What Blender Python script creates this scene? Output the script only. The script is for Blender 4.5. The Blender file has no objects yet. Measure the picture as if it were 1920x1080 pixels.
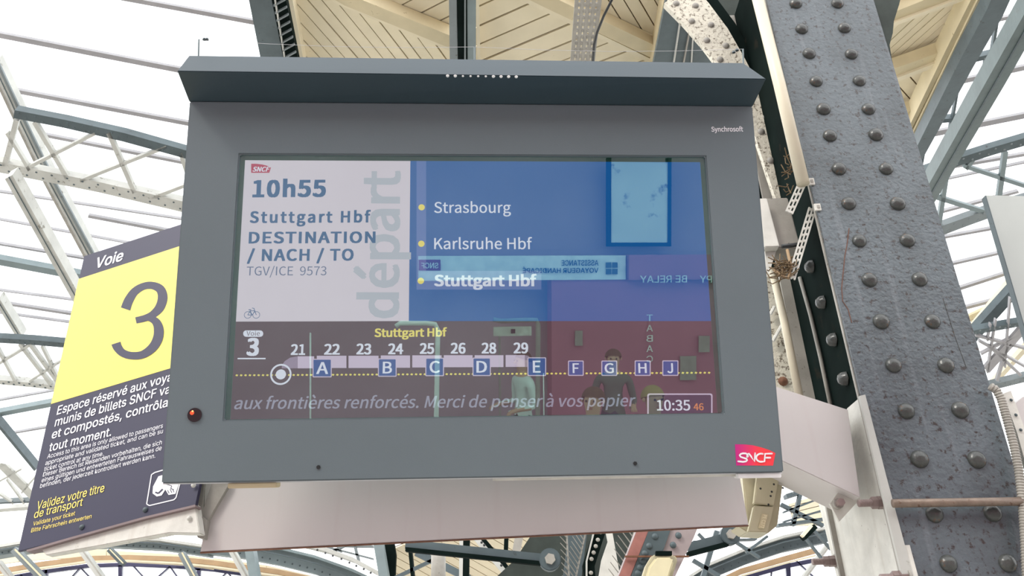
import bpy, bmesh, math, random
from mathutils import Vector, Matrix
random.seed(7)
SC = bpy.context.scene
COL = SC.collection
V = Vector
# ------------------------------------------------------------------ camera
F = 1500.0
CAM = V((0, 0, 1.75))
_zc = V((-103, 3040, -F)).normalized()
_f = V((0, 0, -1))
_yc = (_f - _zc * _f.dot(_zc)).normalized()
_xc = _yc.cross(_zc)
def c2w(v): return V((v.dot(_xc), v.dot(_yc), v.dot(_zc)))
cam_d = bpy.data.cameras.new('camera'); cam = bpy.data.objects.new('camera', cam_d); COL.objects.link(cam)
cam_d.sensor_width = 36; cam_d.lens = F / 1920 * 36; cam_d.clip_end = 500
RX_, RY_, RZ_ = c2w(V((1, 0, 0))), c2w(V((0, 1, 0))), c2w(V((0, 0, 1)))
cam.matrix_world = Matrix(((RX_.x, RY_.x, RZ_.x, CAM.x), (RX_.y, RY_.y, RZ_.y, CAM.y), (RX_.z, RY_.z, RZ_.z, CAM.z), (0, 0, 0, 1)))
SC.camera = cam
# ------------------------------------------------------------------ world, sun, exposure
SC.view_settings.view_transform = 'Standard'
SC.view_settings.look = 'None'
SC.view_settings.gamma = 1.0
SC.view_settings.use_curve_mapping = False
SC.view_settings.exposure = 0.0
w = bpy.data.worlds.new('overcast_sky'); SC.world = w; w.use_nodes = True
bg = w.node_tree.nodes['Background']
bg.inputs[0].default_value = (0.97, 0.985, 1.0, 1); bg.inputs[1].default_value = 2.7
sd = bpy.data.lights.new('sun', 'SUN'); sd.energy = 1.5; sd.angle = math.radians(12); sd.color = (1, 0.95, 0.86)
sun = bpy.data.objects.new('sun', sd); COL.objects.link(sun)
sun.rotation_euler = V((0.55, 0.55, -0.75)).to_track_quat('-Z', 'Y').to_euler()

# ------------------------------------------------------------------ geometry helpers
def ray(px, py):
    return c2w(V((px - 960, 540 - py, -F))).normalized()
class Plane:
    def __init__(s, p, n): s.p = V(p); s.n = V(n).normalized()
    def at(s, px, py, off=0.0):
        r = ray(px, py); p = s.p + s.n * off
        return CAM + r * ((p - CAM).dot(s.n) / r.dot(s.n))
    def near(s, k): return Plane(CAM + (s.p - CAM) * k, s.n)
def YP(y): return Plane((0, y, 0), (0, -1, 0))
def srgb(r, g, b):
    f = lambda c: (c / 255) / 12.92 if c <= 10.3 else ((c / 255 + 0.055) / 1.055) ** 2.4
    return (f(r), f(g), f(b), 1)
BASE = {}
class MB:
    def __init__(s): s.v = []; s.f = []
    def add(s, vs, fs):
        b = len(s.v); s.v += [V(v) for v in vs]; s.f += [tuple(b + i for i in f) for f in fs]; return s
    def prism(s, poly, ext):
        n = len(poly); ext = V(ext)
        poly = [V(p) for p in poly]
        fs = [tuple(range(n)), tuple(range(2 * n - 1, n - 1, -1))] + [(i, n + i, n + (i + 1) % n, (i + 1) % n) for i in range(n)]
        return s.add(poly + [p + ext for p in poly], fs)
    def quad(s, a, b, c, d): return s.add([a, b, c, d], [(0, 1, 2, 3)])
    def poly(s, pts): return s.add(pts, [tuple(range(len(pts)))])
    def box(s, c, x, y, z):
        c = V(c); x, y, z = V(x) / 2, V(y) / 2, V(z) / 2
        return s.prism([c - x - y - z, c + x - y - z, c + x + y - z, c - x + y - z], z * 2)
    def tube(s, pts, r, n=12, caps=True):
        pts = [V(p) for p in pts]; rs = r if isinstance(r, (list, tuple)) else [r] * len(pts)
        vs = []; prev = None
        for i, p in enumerate(pts):
            t = (pts[min(i + 1, len(pts) - 1)] - pts[max(i - 1, 0)]).normalized()
            if prev is None: a = t.orthogonal().normalized()
            else: a = (prev - t * prev.dot(t)).normalized()
            prev = a; b = t.cross(a)
            vs += [p + (a * math.cos(k * 2 * math.pi / n) + b * math.sin(k * 2 * math.pi / n)) * rs[i] for k in range(n)]
        fs = []
        for i in range(len(pts) - 1):
            for k in range(n):
                fs.append((i * n + k, i * n + (k + 1) % n, (i + 1) * n + (k + 1) % n, (i + 1) * n + k))
        if caps: fs += [tuple(range(n - 1, -1, -1)), tuple(range((len(pts) - 1) * n, len(pts) * n))]
        return s.add(vs, fs)
    def dome(s, c, nrm, r, h=None, n=8, rings=2):
        c = V(c); nrm = V(nrm).normalized(); a = nrm.orthogonal().normalized(); b = nrm.cross(a); h = h or r * 0.6
        vs = []
        for j in range(rings):
            ang = j / rings * math.pi / 2
            vs += [c + (a * math.cos(k * 2 * math.pi / n) + b * math.sin(k * 2 * math.pi / n)) * r * math.cos(ang) + nrm * h * math.sin(ang) for k in range(n)]
        vs.append(c + nrm * h); fs = []
        for j in range(rings - 1):
            for k in range(n): fs.append((j * n + k, j * n + (k + 1) % n, (j + 1) * n + (k + 1) % n, (j + 1) * n + k))
        for k in range(n): fs.append(((rings - 1) * n + k, (rings - 1) * n + (k + 1) % n, rings * n))
        return s.add(vs, fs)
    def disc(s, c, a, b, r, n=24):
        return s.poly([V(c) + (V(a) * math.cos(k * 2 * math.pi / n) + V(b) * math.sin(k * 2 * math.pi / n)) * r for k in range(n)])
    def ring(s, c, a, b, r0, r1, n=32):
        vs = []; 
        for k in range(n):
            d = V(a) * math.cos(k * 2 * math.pi / n) + V(b) * math.sin(k * 2 * math.pi / n)
            vs += [V(c) + d * r0, V(c) + d * r1]
        return s.add(vs, [(2 * k, 2 * k + 1, (2 * k + 3) % (2 * n), (2 * k + 2) % (2 * n)) for k in range(n)])
    def strip(s, pl, pts, wd, ext):
        """band through pixel points pts of pixel width(s) wd on plane pl, given real thickness ext (metres) away from the viewer side"""
        ws = wd if isinstance(wd, (list, tuple)) else [wd] * len(pts)
        L = []; R = []
        for i, p in enumerate(pts):
            a = V(pts[max(i - 1, 0)]); b = V(pts[min(i + 1, len(pts) - 1)]); d = (b - a).normalized(); nn = V((-d.y, d.x)) * ws[i] / 2
            L.append(pl.at(p[0] + nn.x, p[1] + nn.y)); R.append(pl.at(p[0] - nn.x, p[1] - nn.y))
        e = pl.n * (-ext if (CAM - L[0]).dot(pl.n) > 0 else ext)
        n = len(pts); vs = L + R + [p + e for p in L] + [p + e for p in R]; fs = []
        for i in range(n - 1):
            l0, l1, r0, r1 = i, i + 1, n + i, n + i + 1; B = 2 * n
            fs += [(l0, l1, r1, r0), (l0 + B, r0 + B, r1 + B, l1 + B), (l0, l0 + B, l1 + B, l1), (r0, r1, r1 + B, r0 + B)]
        B = 2 * n
        fs += [(0, n, n + B, B), (n - 1, n - 1 + B, 2 * n - 1 + B, 2 * n - 1)]
        return s.add(vs, fs)
    def build(s, name, mat, parent=None, smooth=False, bevel=0.0):
        off = BASE.get(parent.name, V((0, 0, 0))) if parent else V((0, 0, 0))
        me = bpy.data.meshes.new(name); me.from_pydata([v - off for v in s.v], [], s.f)
        me.materials.append(mat)
        bm = bmesh.new(); bm.from_mesh(me); bmesh.ops.recalc_face_normals(bm, faces=bm.faces)
        if bevel > 0:
            bmesh.ops.bevel(bm, geom=[e for e in bm.edges if len(e.link_faces) == 2 and e.calc_face_angle(0) > 0.5], offset=bevel, segments=2, affect='EDGES')
        bm.to_mesh(me); bm.free()
        if smooth:
            for p in me.polygons: p.use_smooth = True
        o = bpy.data.objects.new(name, me); COL.objects.link(o)
        if parent: o.parent = parent; BASE[o.name] = off
        else: BASE[o.name] = V((0, 0, 0))
        return o
def tag(o, label=None, cat=None, group=None, kind=None):
    if label: o['label'] = label
    if cat: o['category'] = cat
    if group: o['group'] = group
    if kind: o['kind'] = kind
    return o
def thing(name, label, cat, loc, group=None, kind=None):
    o = bpy.data.objects.new(name, None); COL.objects.link(o); o.location = loc; o.empty_display_size = 0.1
    BASE[o.name] = V(loc); return tag(o, label, cat, group, kind)
def inst(me, name, parent, loc, nrm, scale=1.0, spin=0.0, label=None):
    o = bpy.data.objects.new(name, me); COL.objects.link(o)
    off = BASE.get(parent.name, V((0, 0, 0))) if parent else V((0, 0, 0))
    q = V(nrm).to_track_quat('Z', 'Y')
    o.matrix_world = Matrix.Translation(V(loc) - off) @ q.to_matrix().to_4x4() @ Matrix.Rotation(spin, 4, 'Z') @ Matrix.Scale(scale, 4)
    if parent: o.parent = parent; BASE[o.name] = V((0, 0, 0))
    if label: o['label'] = label
    return o

# ------------------------------------------------------------------ materials
MATS = {}
def mat(name, col, rough=0.6, metal=0.0, var=0.12, scale=8.0, bump=0.15, spots=None, spot_amt=0.0, spot_scale=30.0, streak=None, rnd=0.0, spec=0.5, streak_amt=0.5):
    m = bpy.data.materials.new(name); m.use_nodes = True; nt = m.node_tree; N = nt.nodes; L = nt.links
    b = N['Principled BSDF']; b.inputs['Roughness'].default_value = rough; b.inputs['Metallic'].default_value = metal
    b.inputs['Specular IOR Level'].default_value = spec
    tc = N.new('ShaderNodeTexCoord'); no = N.new('ShaderNodeTexNoise'); no.inputs['Scale'].default_value = scale; no.inputs['Detail'].default_value = 6
    L.new(tc.outputs['Object'], no.inputs['Vector'])
    r = N.new('ShaderNodeValToRGB'); c = col[:3]
    r.color_ramp.elements[0].position = 0.3; r.color_ramp.elements[1].position = 0.7
    r.color_ramp.elements[0].color = (*[x * (1 - var) for x in c], 1); r.color_ramp.elements[1].color = (*[min(1, x * (1 + var)) for x in c], 1)
    L.new(no.outputs['Fac'], r.inputs['Fac']); out = r.outputs['Color']
    def mixin(out, fac, c2):
        mx = N.new('ShaderNodeMix'); mx.data_type = 'RGBA'; L.new(fac, mx.inputs['Factor']); L.new(out, mx.inputs[6]); mx.inputs[7].default_value = c2; return mx.outputs[2]
    if spots is not None:
        n2 = N.new('ShaderNodeTexNoise'); n2.inputs['Scale'].default_value = spot_scale; n2.inputs['Detail'].default_value = 8; n2.inputs['Roughness'].default_value = 0.7
        L.new(tc.outputs['Object'], n2.inputs['Vector'])
        r2 = N.new('ShaderNodeValToRGB'); r2.color_ramp.elements[0].position = 0.62 - spot_amt * 0.25; r2.color_ramp.elements[1].position = 0.68 - spot_amt * 0.2
        L.new(n2.outputs['Fac'], r2.inputs['Fac']); out = mixin(out, r2.outputs['Color'], spots)
    if streak is not None:
        mp = N.new('ShaderNodeMapping'); mp.inputs['Scale'].default_value = (14, 14, 0.9); L.new(tc.outputs['Object'], mp.inputs['Vector'])
        n3 = N.new('ShaderNodeTexNoise'); n3.inputs['Scale'].default_value = 1.6; n3.inputs['Detail'].default_value = 5; L.new(mp.outputs[0], n3.inputs['Vector'])
        r3 = N.new('ShaderNodeValToRGB'); r3.color_ramp.elements[0].position = 0.56; r3.color_ramp.elements[1].position = 0.72
        r3.color_ramp.elements[1].color = (streak_amt,) * 3 + (1,)
        L.new(n3.outputs['Fac'], r3.inputs['Fac']); out = mixin(out, r3.outputs['Color'], streak)
    if rnd:
        oi = N.new('ShaderNodeObjectInfo'); hs = N.new('ShaderNodeHueSaturation'); mr = N.new('ShaderNodeMapRange')
        L.new(oi.outputs['Random'], mr.inputs['Value']); mr.inputs['To Min'].default_value = 1 - rnd; mr.inputs['To Max'].default_value = 1 + rnd
        L.new(mr.outputs[0], hs.inputs['Value']); L.new(out, hs.inputs['Color']); out = hs.outputs['Color']
    L.new(out, b.inputs['Base Color'])
    if bump:
        bp = N.new('ShaderNodeBump'); bp.inputs['Strength'].default_value = bump; bp.inputs['Distance'].default_value = 0.01
        n4 = N.new('ShaderNodeTexNoise'); n4.inputs['Scale'].default_value = spot_scale * 1.3; n4.inputs['Detail'].default_value = 6
        L.new(tc.outputs['Object'], n4.inputs['Vector']); L.new(n4.outputs['Fac'], bp.inputs['Height']); L.new(bp.outputs[0], b.inputs['Normal'])
    MATS[name] = m; return m
def emit(name, col, s=1.0):
    m = bpy.data.materials.new(name); m.use_nodes = True; nt = m.node_tree; nt.nodes.clear()
    e = nt.nodes.new('ShaderNodeEmission'); e.inputs[0].default_value = col; e.inputs[1].default_value = s
    o = nt.nodes.new('ShaderNodeOutputMaterial'); nt.links.new(e.outputs[0], o.inputs[0]); return m
M_house = mat('charcoal_powder_coat', srgb(98, 109, 114), 0.5, 0, 0.03, 3, 0.04, spot_scale=260)
M_hood = mat('shaded_teal_hood_paint', srgb(40, 56, 65), 0.55, 0, 0.04, 3, 0.03, spot_scale=200)  # teal darkened so the colour carries the shade under the hood
M_bezel = mat('green_black_bezel', srgb(16, 74, 62), 0.3, 0, 0.1, 10, 0)
M_alu = mat('brushed_aluminium', (0.75, 0.75, 0.76, 1), 0.4, 0.3, 0.05, 20, 0.05)
M_beam = mat('mauve_grey_stainless', srgb(203, 197, 195), 0.55, 0.0, 0.03, 2.5, 0.03, spots=srgb(130, 105, 95), spot_amt=-0.4, spot_scale=22, streak=srgb(190, 172, 170), streak_amt=0.15)
M_galv = mat('galvanised_steel', srgb(205, 203, 195), 0.6, 0.0, 0.12, 12, 0.15, spots=srgb(120, 110, 98), spot_amt=-0.1, spot_scale=35, streak=srgb(165, 155, 140), streak_amt=0.35)
M_galvd = mat('weathered_grey_steel', srgb(150, 146, 138), 0.6, 0.0, 0.15, 10, 0.15, spots=srgb(90, 80, 72), spot_amt=0.0, spot_scale=40)
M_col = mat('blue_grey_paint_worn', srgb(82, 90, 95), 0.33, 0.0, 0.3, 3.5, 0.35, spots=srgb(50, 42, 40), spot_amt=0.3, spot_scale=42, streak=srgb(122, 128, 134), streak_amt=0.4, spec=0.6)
M_coldark = mat('shaded_dark_green_steel', srgb(14, 24, 22), 0.85, 0, 0.3, 5, 0.2, spots=srgb(30, 30, 25), spot_amt=0.05, spot_scale=8, spec=0.04)  # dark green steel, colour lowered further to hold the shade beside the display
M_gus = mat('grey_green_gusset', srgb(56, 62, 58), 0.7, 0, 0.3, 5, 0.2, spots=srgb(70, 66, 54), spot_amt=0.05, spot_scale=8, spec=0.2)
M_rivet = mat('rivet_paint', srgb(66, 68, 66), 0.22, 0.0, 0.2, 30, 0.3, spots=srgb(86, 66, 50), spot_amt=0.12, spot_scale=40)
M_rust = mat('rust_brown', srgb(110, 74, 54), 0.8, 0, 0.3, 40, 0.3)
M_steel = mat('painted_grey_steel', srgb(112, 120, 122), 0.5, 0, 0.15, 3, 0.15, spots=srgb(80, 78, 72), spot_amt=0.0, spot_scale=12)
M_bar = mat('glazing_bar_glare_grey', srgb(150, 148, 150), 0.6, 0, 0.1, 3, 0.1)  # grey lightened to put the veiling sky glare into the bars
M_pale = mat('pale_weathered_steel', srgb(184, 184, 178), 0.6, 0, 0.12, 4, 0.2, spots=srgb(120, 116, 104), spot_amt=0.05, spot_scale=9)
M_dsteel = mat('dark_slate_steel', srgb(72, 84, 88), 0.5, 0, 0.18, 4, 0.2, spots=srgb(48, 50, 50), spot_amt=0.0, spot_scale=14)
M_gsteel = mat('blue_green_steel', srgb(116, 129, 131), 0.5, 0, 0.1, 4, 0.15, spots=srgb(90, 96, 96), spot_amt=-0.1, spot_scale=14)
M_cream = mat('cream_painted_plank', srgb(224, 212, 184), 0.65, 0, 0.05, 3, 0.12, spots=srgb(150, 128, 92), spot_amt=-0.16, spot_scale=5, rnd=0.04)
M_creamb = mat('cream_beam_paint', srgb(204, 190, 156), 0.65, 0, 0.07, 4, 0.1, spots=srgb(120, 100, 70), spot_amt=-0.1, spot_scale=8)
M_gap = mat('sooty_plank_backing', srgb(86, 68, 46), 0.9, 0, 0.3, 5, 0)
M_tan = mat('tan_timber', srgb(168, 140, 108), 0.7, 0, 0.1, 6, 0.1)
M_navy = mat('navy_window_frame', srgb(62, 62, 96), 0.5, 0, 0.1, 4, 0)
M_speck = mat('speckled_cream_steel', srgb(206, 200, 184), 0.6, 0, 0.1, 12, 0.4, spots=srgb(104, 92, 76), spot_amt=0.38, spot_scale=48)
M_pipe = mat('cream_conduit', srgb(206, 197, 174), 0.4, 0, 0.05, 6, 0.03)
M_lampw = mat('old_yellowed_diffuser', srgb(216, 206, 172), 0.3, 0, 0.1, 5, 0)
M_castc = mat('cream_cast_metal', srgb(188, 180, 152), 0.5, 0, 0.06, 8, 0.08)
M_bolt = mat('brown_mauve_bolt', srgb(138, 120, 116), 0.4, 0.2, 0.15, 20, 0.1)
M_red = mat('faded_red_stripe', srgb(150, 98, 90), 0.6, 0, 0.15, 20, 0.1)
M_nest = mat('dry_twigs', srgb(104, 86, 62), 0.9, 0, 0.3, 40, 0)
M_black = mat('black_rubber', srgb(30, 32, 34), 0.5, 0, 0.1, 10, 0)
M_navysign = mat('navy_enamel', srgb(36, 34, 62), 0.5, 0, 0.05, 3, 0.02, spots=srgb(90, 88, 110), spot_amt=-0.25, spot_scale=20)
M_yell = mat('yellow_enamel', srgb(238, 222, 100), 0.35, 0, 0.02, 3, 0.0)
M_print = mat('white_print', srgb(235, 235, 240), 0.5, 0, 0.02, 5, 0)
M_yprint = mat('gold_print', srgb(248, 222, 110), 0.5, 0, 0.02, 5, 0)
M_nprint = mat('navy_print', srgb(44, 42, 68), 0.5, 0, 0.02, 5, 0)
# pane glass of the roof: frosted
M_pane = bpy.data.materials.new('frosted_roof_glass'); M_pane.use_nodes = True
nt = M_pane.node_tree; nt.nodes.clear(); N = nt.nodes
a = N.new('ShaderNodeBsdfTransparent'); a.inputs[0].default_value = (0.98, 0.99, 1, 1); b = N.new('ShaderNodeBsdfTranslucent'); b.inputs[0].default_value = (0.95, 0.97, 0.98, 1)
g = N.new('ShaderNodeBsdfGlossy'); g.inputs['Roughness'].default_value = 0.2
m1 = N.new('ShaderNodeMixShader'); m1.inputs[0].default_value = 0.25; m2 = N.new('ShaderNodeMixShader'); m2.inputs[0].default_value = 0.04
nt.links.new(a.outputs[0], m1.inputs[1]); nt.links.new(b.outputs[0], m1.inputs[2]); nt.links.new(m1.outputs[0], m2.inputs[1]); nt.links.new(g.outputs[0], m2.inputs[2])
o_ = N.new('ShaderNodeOutputMaterial'); nt.links.new(m2.outputs[0], o_.inputs[0])
# coated front glass of the screen
M_glass = bpy.data.materials.new('coated_screen_glass'); M_glass.use_nodes = True
nt = M_glass.node_tree; nt.nodes.clear(); N = nt.nodes
a = N.new('ShaderNodeBsdfTransparent'); a.inputs[0].default_value = (0.93, 0.97, 0.95, 1); g = N.new('ShaderNodeBsdfGlossy'); g.inputs['Roughness'].default_value = 0.0
g.inputs[0].default_value = (0.62, 1.0, 0.86, 1)
m1 = N.new('ShaderNodeMixShader'); m1.inputs[0].default_value = 0.22
nt.links.new(a.outputs[0], m1.inputs[1]); nt.links.new(g.outputs[0], m1.inputs[2])
o_ = N.new('ShaderNodeOutputMaterial'); nt.links.new(m1.outputs[0], o_.inputs[0])

def rivet_mesh(name, r, h, n=14, rings=4, m=None):
    mb = MB().dome((0, 0, 0), (0, 0, 1), r, h, n, rings); me = bpy.data.meshes.new(name); me.from_pydata(mb.v, [], mb.f)
    me.materials.append(m or M_rivet)
    for p in me.polygons: p.use_smooth = True
    return me

# text as flat print: p0/p1 = ends of the baseline, pt = top of a capital above p0 (3D points)
_cache = {}
import os
def bfont(fn):
    try:
        d = bpy.utils.system_resource('DATAFILES', path='fonts'); p = os.path.join(d, fn)
        return bpy.data.fonts.load(p) if os.path.exists(p) else None
    except Exception: return None
FT = {'screen': bfont('Noto Sans CJK Regular.woff2'), 'sign': bfont('Inter.woff2')}   # typefaces that ship with Blender
FONT = ['screen']
_ch = {}
def caph():
    if FONT[0] not in _ch:
        cu = bpy.data.curves.new('t', 'FONT'); cu.body = 'H'
        if FT[FONT[0]]: cu.font = FT[FONT[0]]
        ob = bpy.data.objects.new('t', cu); me = bpy.data.meshes.new_from_object(ob); _ch[FONT[0]] = max(v.co.y for v in me.vertices)
        bpy.data.objects.remove(ob); bpy.data.meshes.remove(me); bpy.data.curves.remove(cu)
    return _ch[FONT[0]]
def text_geo(s, bold, shear, sp):
    k = (s, bold, shear, sp, FONT[0])
    if k in _cache: return _cache[k]
    cu = bpy.data.curves.new('t', 'FONT'); cu.body = s; cu.offset = 0.0 if FT[FONT[0]] else bold; cu.resolution_u = 3; cu.space_character = sp
    if FT[FONT[0]]: cu.font = FT[FONT[0]]
    ob = bpy.data.objects.new('t', cu); me = bpy.data.meshes.new_from_object(ob)
    vs = [v.co.copy() for v in me.vertices]; fs = [tuple(p.vertices) for p in me.polygons]
    bpy.data.objects.remove(ob); bpy.data.meshes.remove(me); bpy.data.curves.remove(cu)
    x0 = min(v.x for v in vs); x1 = max(v.x for v in vs); CAPH = caph()
    for v in vs: v.x = (v.x - x0) / (x1 - x0); v.y /= CAPH
    asp = (x1 - x0) / CAPH
    for v in vs: v.x += shear * v.y / asp
    if bold and FT[FONT[0]]:
        v0, f0 = list(vs), list(fs); n0 = len(v0); vs, fs = [], []; bx, by = bold * 0.8 / CAPH / asp, bold * 0.5 / CAPH
        for i, (dx, dy) in enumerate([(-1, -1), (1, -1), (-1, 1), (1, 1), (0, 0)]):
            vs += [V((v.x * (1 - 2 * bx) + bx + dx * bx, v.y + dy * by, i)) for v in v0]; fs += [tuple(j + n0 * i for j in f) for f in f0]
    _cache[k] = (vs, fs); return _cache[k]
def text(mb, s, p0, p1, pt, bold=0.0, shear=0.0, sp=1.0):
    vs, fs = text_geo(s, bold, shear, sp); X = V(p1) - V(p0); Y = V(pt) - V(p0)
    nz = X.cross(Y).normalized(); nz = nz * (-1 if nz.dot(CAM - V(p0)) < 0 and V(p0).y > 0 else 1) * (0.00006 if V(p0).y > 0 else 0.002)
    return mb.add([V(p0) + X * v.x + Y * v.y + nz * v.z for v in vs], fs)

# ================================================================== SETTING
G = Plane(CAM + ray(100, 0) * 13, (ray(100, 1080) * 26 - ray(100, 0) * 13).cross(V((1, 0, 0))))
fl = MB().box((0, 0, -0.1), (70, 0, 0), (0, 70, 0), (0, 0, 0.2)).build('floor', mat('platform_asphalt', srgb(164, 162, 156), 0.85, 0, 0.1, 2, 0.2))
tag(fl, 'grey asphalt station platform', None, None, 'structure')

roof = thing('glazed_roof', 'white overcast glass train shed roof behind everything', 'roof', G.at(200, 500), kind='structure')
def bars(lst, ext=0.06, pl=G, m=M_bar):
    for (x0, y0, x1, y1, wd) in lst:
        k = (y1 - y0) / (x1 - x0)
        if x1 in (335, 345, 352, 360): y1 += k * (900 - x1); x1 = 900
        elif x1 in (118, 125, 130, 135, 140, 150, 110, 168, 96, 90, 88) and x0 < 20: y1 += k * 330; x1 += 330
        elif x0 > 1700: y0 -= k * 160; x0 -= 160; y1 += k * (2150 - x1) if x1 == 1925 else k * 60; x1 = 2150 if x1 == 1925 else x1 + 60
        if x0 == -5: y0 -= k * 250; x0 = -255
        MB().strip(pl, [(x0, y0), (x1, y1)], wd, ext).build('glazing_bar', m, roof)
LB = [(223, -4, 500, 47, 8), (-5, 66, 345, 134, 9), (22, 170, 360, 234, 7), (40, 246, 360, 309, 5), (165, 406, 345, 440, 5),
      (-5, 360, 168, 386, 2), (-5, 458, 125, 480, 3), (-5, 568, 150, 592, 4), (-5, 545, 150, 565, 1.5), (-5, 587, 150, 608, 1.5), (-5, 752, 90, 735, 2),
      (12, 815, 88, 802, 2.5), (-5, 120, 0, 121, 4), (-5, 412, 110, 433, 1.5)]
bars(LB)
bars([(-5, 491, 140, 518, 11), (-5, 778, 96, 759, 8)], 0.12, G.near(0.97), M_gsteel)
RB = [(1866, 39, 1925, 27, 6), (1800, 154, 1925, 127, 8), (1745, 253, 1925, 217, 9), (1825, 307, 1925, 290, 5), (1770, 446, 1870, 428, 4), (1785, 496, 1882, 474, 4), (1800, 542, 1893, 512, 5), (1812, 578, 1850, 568, 5), (1820, 384, 1850, 376, 4), (1760, 340, 1925, 305, 2)]
bars(RB, 0.06, G, M_bar)
# panes between the bars
def pane(a, b, c, d):
    MB().prism([G.at(*a, -0.05), G.at(*b, -0.05), G.at(*c, -0.05), G.at(*d, -0.05)], G.n * -0.012 * (1 if (CAM - G.p).dot(G.n) > 0 else -1)).build('glass_pane', M_pane, roof)
def yl(y, x): return y + 0.19 * x
for i, y in enumerate([-130, -65, 65, 166, 246, 374, 458, 545, 640, 760]):
    ys = [-130, -65, 65, 166, 246, 374, 458, 545, 640, 760, 870]
    for xa, xb in ((-260, -64), (-60, 150), (154, 350), (354, 560)) + (((564, 760), (764, 960)) if y > 240 else ()):
        pane((xa, yl(y, xa) + 2), (xb, yl(y, xb) + 2), (xb, yl(ys[i + 1], xb) - 2), (xa, yl(ys[i + 1], xa) - 2))
for i in range(9):
    ys = [60, 160, 255, 320, 385, 447, 497, 542, 590, 700]
    f2 = lambda y, x: y - 0.2 * (x - 1760)
    [pane((xa, f2(ys[i], xa) + 2), (xb, f2(ys[i], xb) + 2), (xb, f2(ys[i + 1], xb) - 2), (xa, f2(ys[i + 1], xa) - 2)) for xa, xb in ((1700, 1980), (1984, 2200))]

def girder(label, root_px, pl, top, bot, webs, mt=M_dsteel, mbm=M_pale, mw=M_pale, ext=0.12, riv=14, name='lattice_girder'):
    t = thing(name, label, 'girder', pl.at(*root_px))
    MB().strip(pl, top[0], top[1], ext).build('top_chord', mt, t)
    if bot: MB().strip(pl, bot[0], bot[1], ext).build('bottom_chord', mbm, t)
    for (x0, y0, x1, y1, wd) in webs:
        MB().strip(pl, [(x0, y0), (x1, y1)], wd, ext * 0.5).build('web_bar', mw, t)
    mb = MB()
    for pts, wd in [top] + ([bot] if bot else []):
        wd = wd[0] if isinstance(wd, (list, tuple)) else wd
        if wd < 8: continue
        k = 0
        for (ax, ay), (bx, by) in zip(pts[:-1], pts[1:]):
            L = math.hypot(bx - ax, by - ay); n = max(1, int(L / riv)); nx, ny = -(by - ay) / L, (bx - ax) / L
            for j in range(n):
                f = (j + 0.5) / n; s = (wd * 0.22) * (1 if k % 2 else -1); k += 1
                p = pl.at(ax + (bx - ax) * f + nx * s, ay + (by - ay) * f + ny * s)
                mb.dome(p, pl.n if (CAM - p).dot(pl.n) > 0 else -pl.n, 1.9 * (p - CAM).length / F, None, 6, 2)
    if mb.v: tag(mb.build('rivet_rows', M_dsteel if mbm is M_pale else M_steel, t), kind='stuff')
    return t
GN = G.near(0.86)
girder('lattice girder with dark curved top chord at upper left, beside the display hood', (20, 330), GN,
       ([(26, 214), (120, 232), (230, 257), (360, 293), (600, 372)], [15, 15, 16, 15, 15]), ([(-8, 312), (60, 326), (190, 352), (360, 392), (600, 456)], [20, 19, 19, 20, 20]),
       [(64, 230, 126, 335, 8), (50, 316, 178, 251, 6), (203, 250, 252, 362, 8), (150, 340, 312, 276, 6), (285, 372, 365, 342, 6), (338, 288, 352, 330, 7), (30, 226, 8, 312, 10), (12, 250, 55, 320, 6)])
girder('lattice girder low on the left, running behind the yellow track sign', (5, 715), GN.near(1.05),
       ([(-8, 638), (60, 642), (150, 650)], 9), ([(-8, 716), (60, 722), (140, 732)], 8),
       [(-5, 684, 55, 648, 5), (-5, 655, 28, 716, 5), (78, 650, 110, 715, 5), (55, 716, 120, 674, 4), (36, 646, 95, 722, 6), (55, 646, 112, 724, 6)], riv=9)
girder('pale lattice girder far below, left of the sign foot', (5, 970), GN.near(1.2),
       ([(-8, 944), (60, 941)], 3), ([(-8, 958), (60, 953)], 6), [(0, 870, 62, 932, 14), (-5, 905, 40, 880, 3), (40, 925, 70, 890, 3), (-5, 925, 25, 945, 3), (12, 900, 45, 945, 3)], mt=M_dsteel, riv=9)

def rafter(label, pl, pts, wd, m, seam=True, ext=0.18, name='rafter', flange=None):
    t = thing(name, label, 'roof beam', pl.at(*pts[-1]))
    MB().strip(pl, pts, wd, ext).build('web_plate', m, t)
    w0 = wd if not isinstance(wd, (list, tuple)) else wd[0]
    if seam:
        a = pl.near(0.998); MB().strip(a, pts, max(1.2, w0 * 0.07), 0.01).build('joint_strip', M_dsteel, t)
    if flange:
        for sgn, fm in flange:
            q = [(x + sgn * w0 * 0.5, y) for x, y in pts]
            MB().strip(pl.near(0.985), q, w0 * 0.3, 0.03).build('flange', fm, t)
    return t
rafter('pale riveted rafter sloping from the left border to the top of the track sign', G.near(0.92), [(-14, 118), (28, 208), (93, 343), (175, 495)], 17, M_pale, True, flange=[(1, M_steel), (-1, M_galvd)])
rafter('pale grey strut with a centre seam, ending at the left edge of the yellow sign', G.near(0.82), [(16, 332), (75, 438), (146, 565)], 16, M_pale)
rafter('thin pale strut left of the yellow sign, lowest of the steep ones', G.near(0.95), [(-6, 562), (38, 634)], 11, M_pale)
rafter('thin dark rafter slanting down to the navy part of the sign', G.near(0.95), [(-8, 792), (66, 882)], 5, M_dsteel, False)

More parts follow.
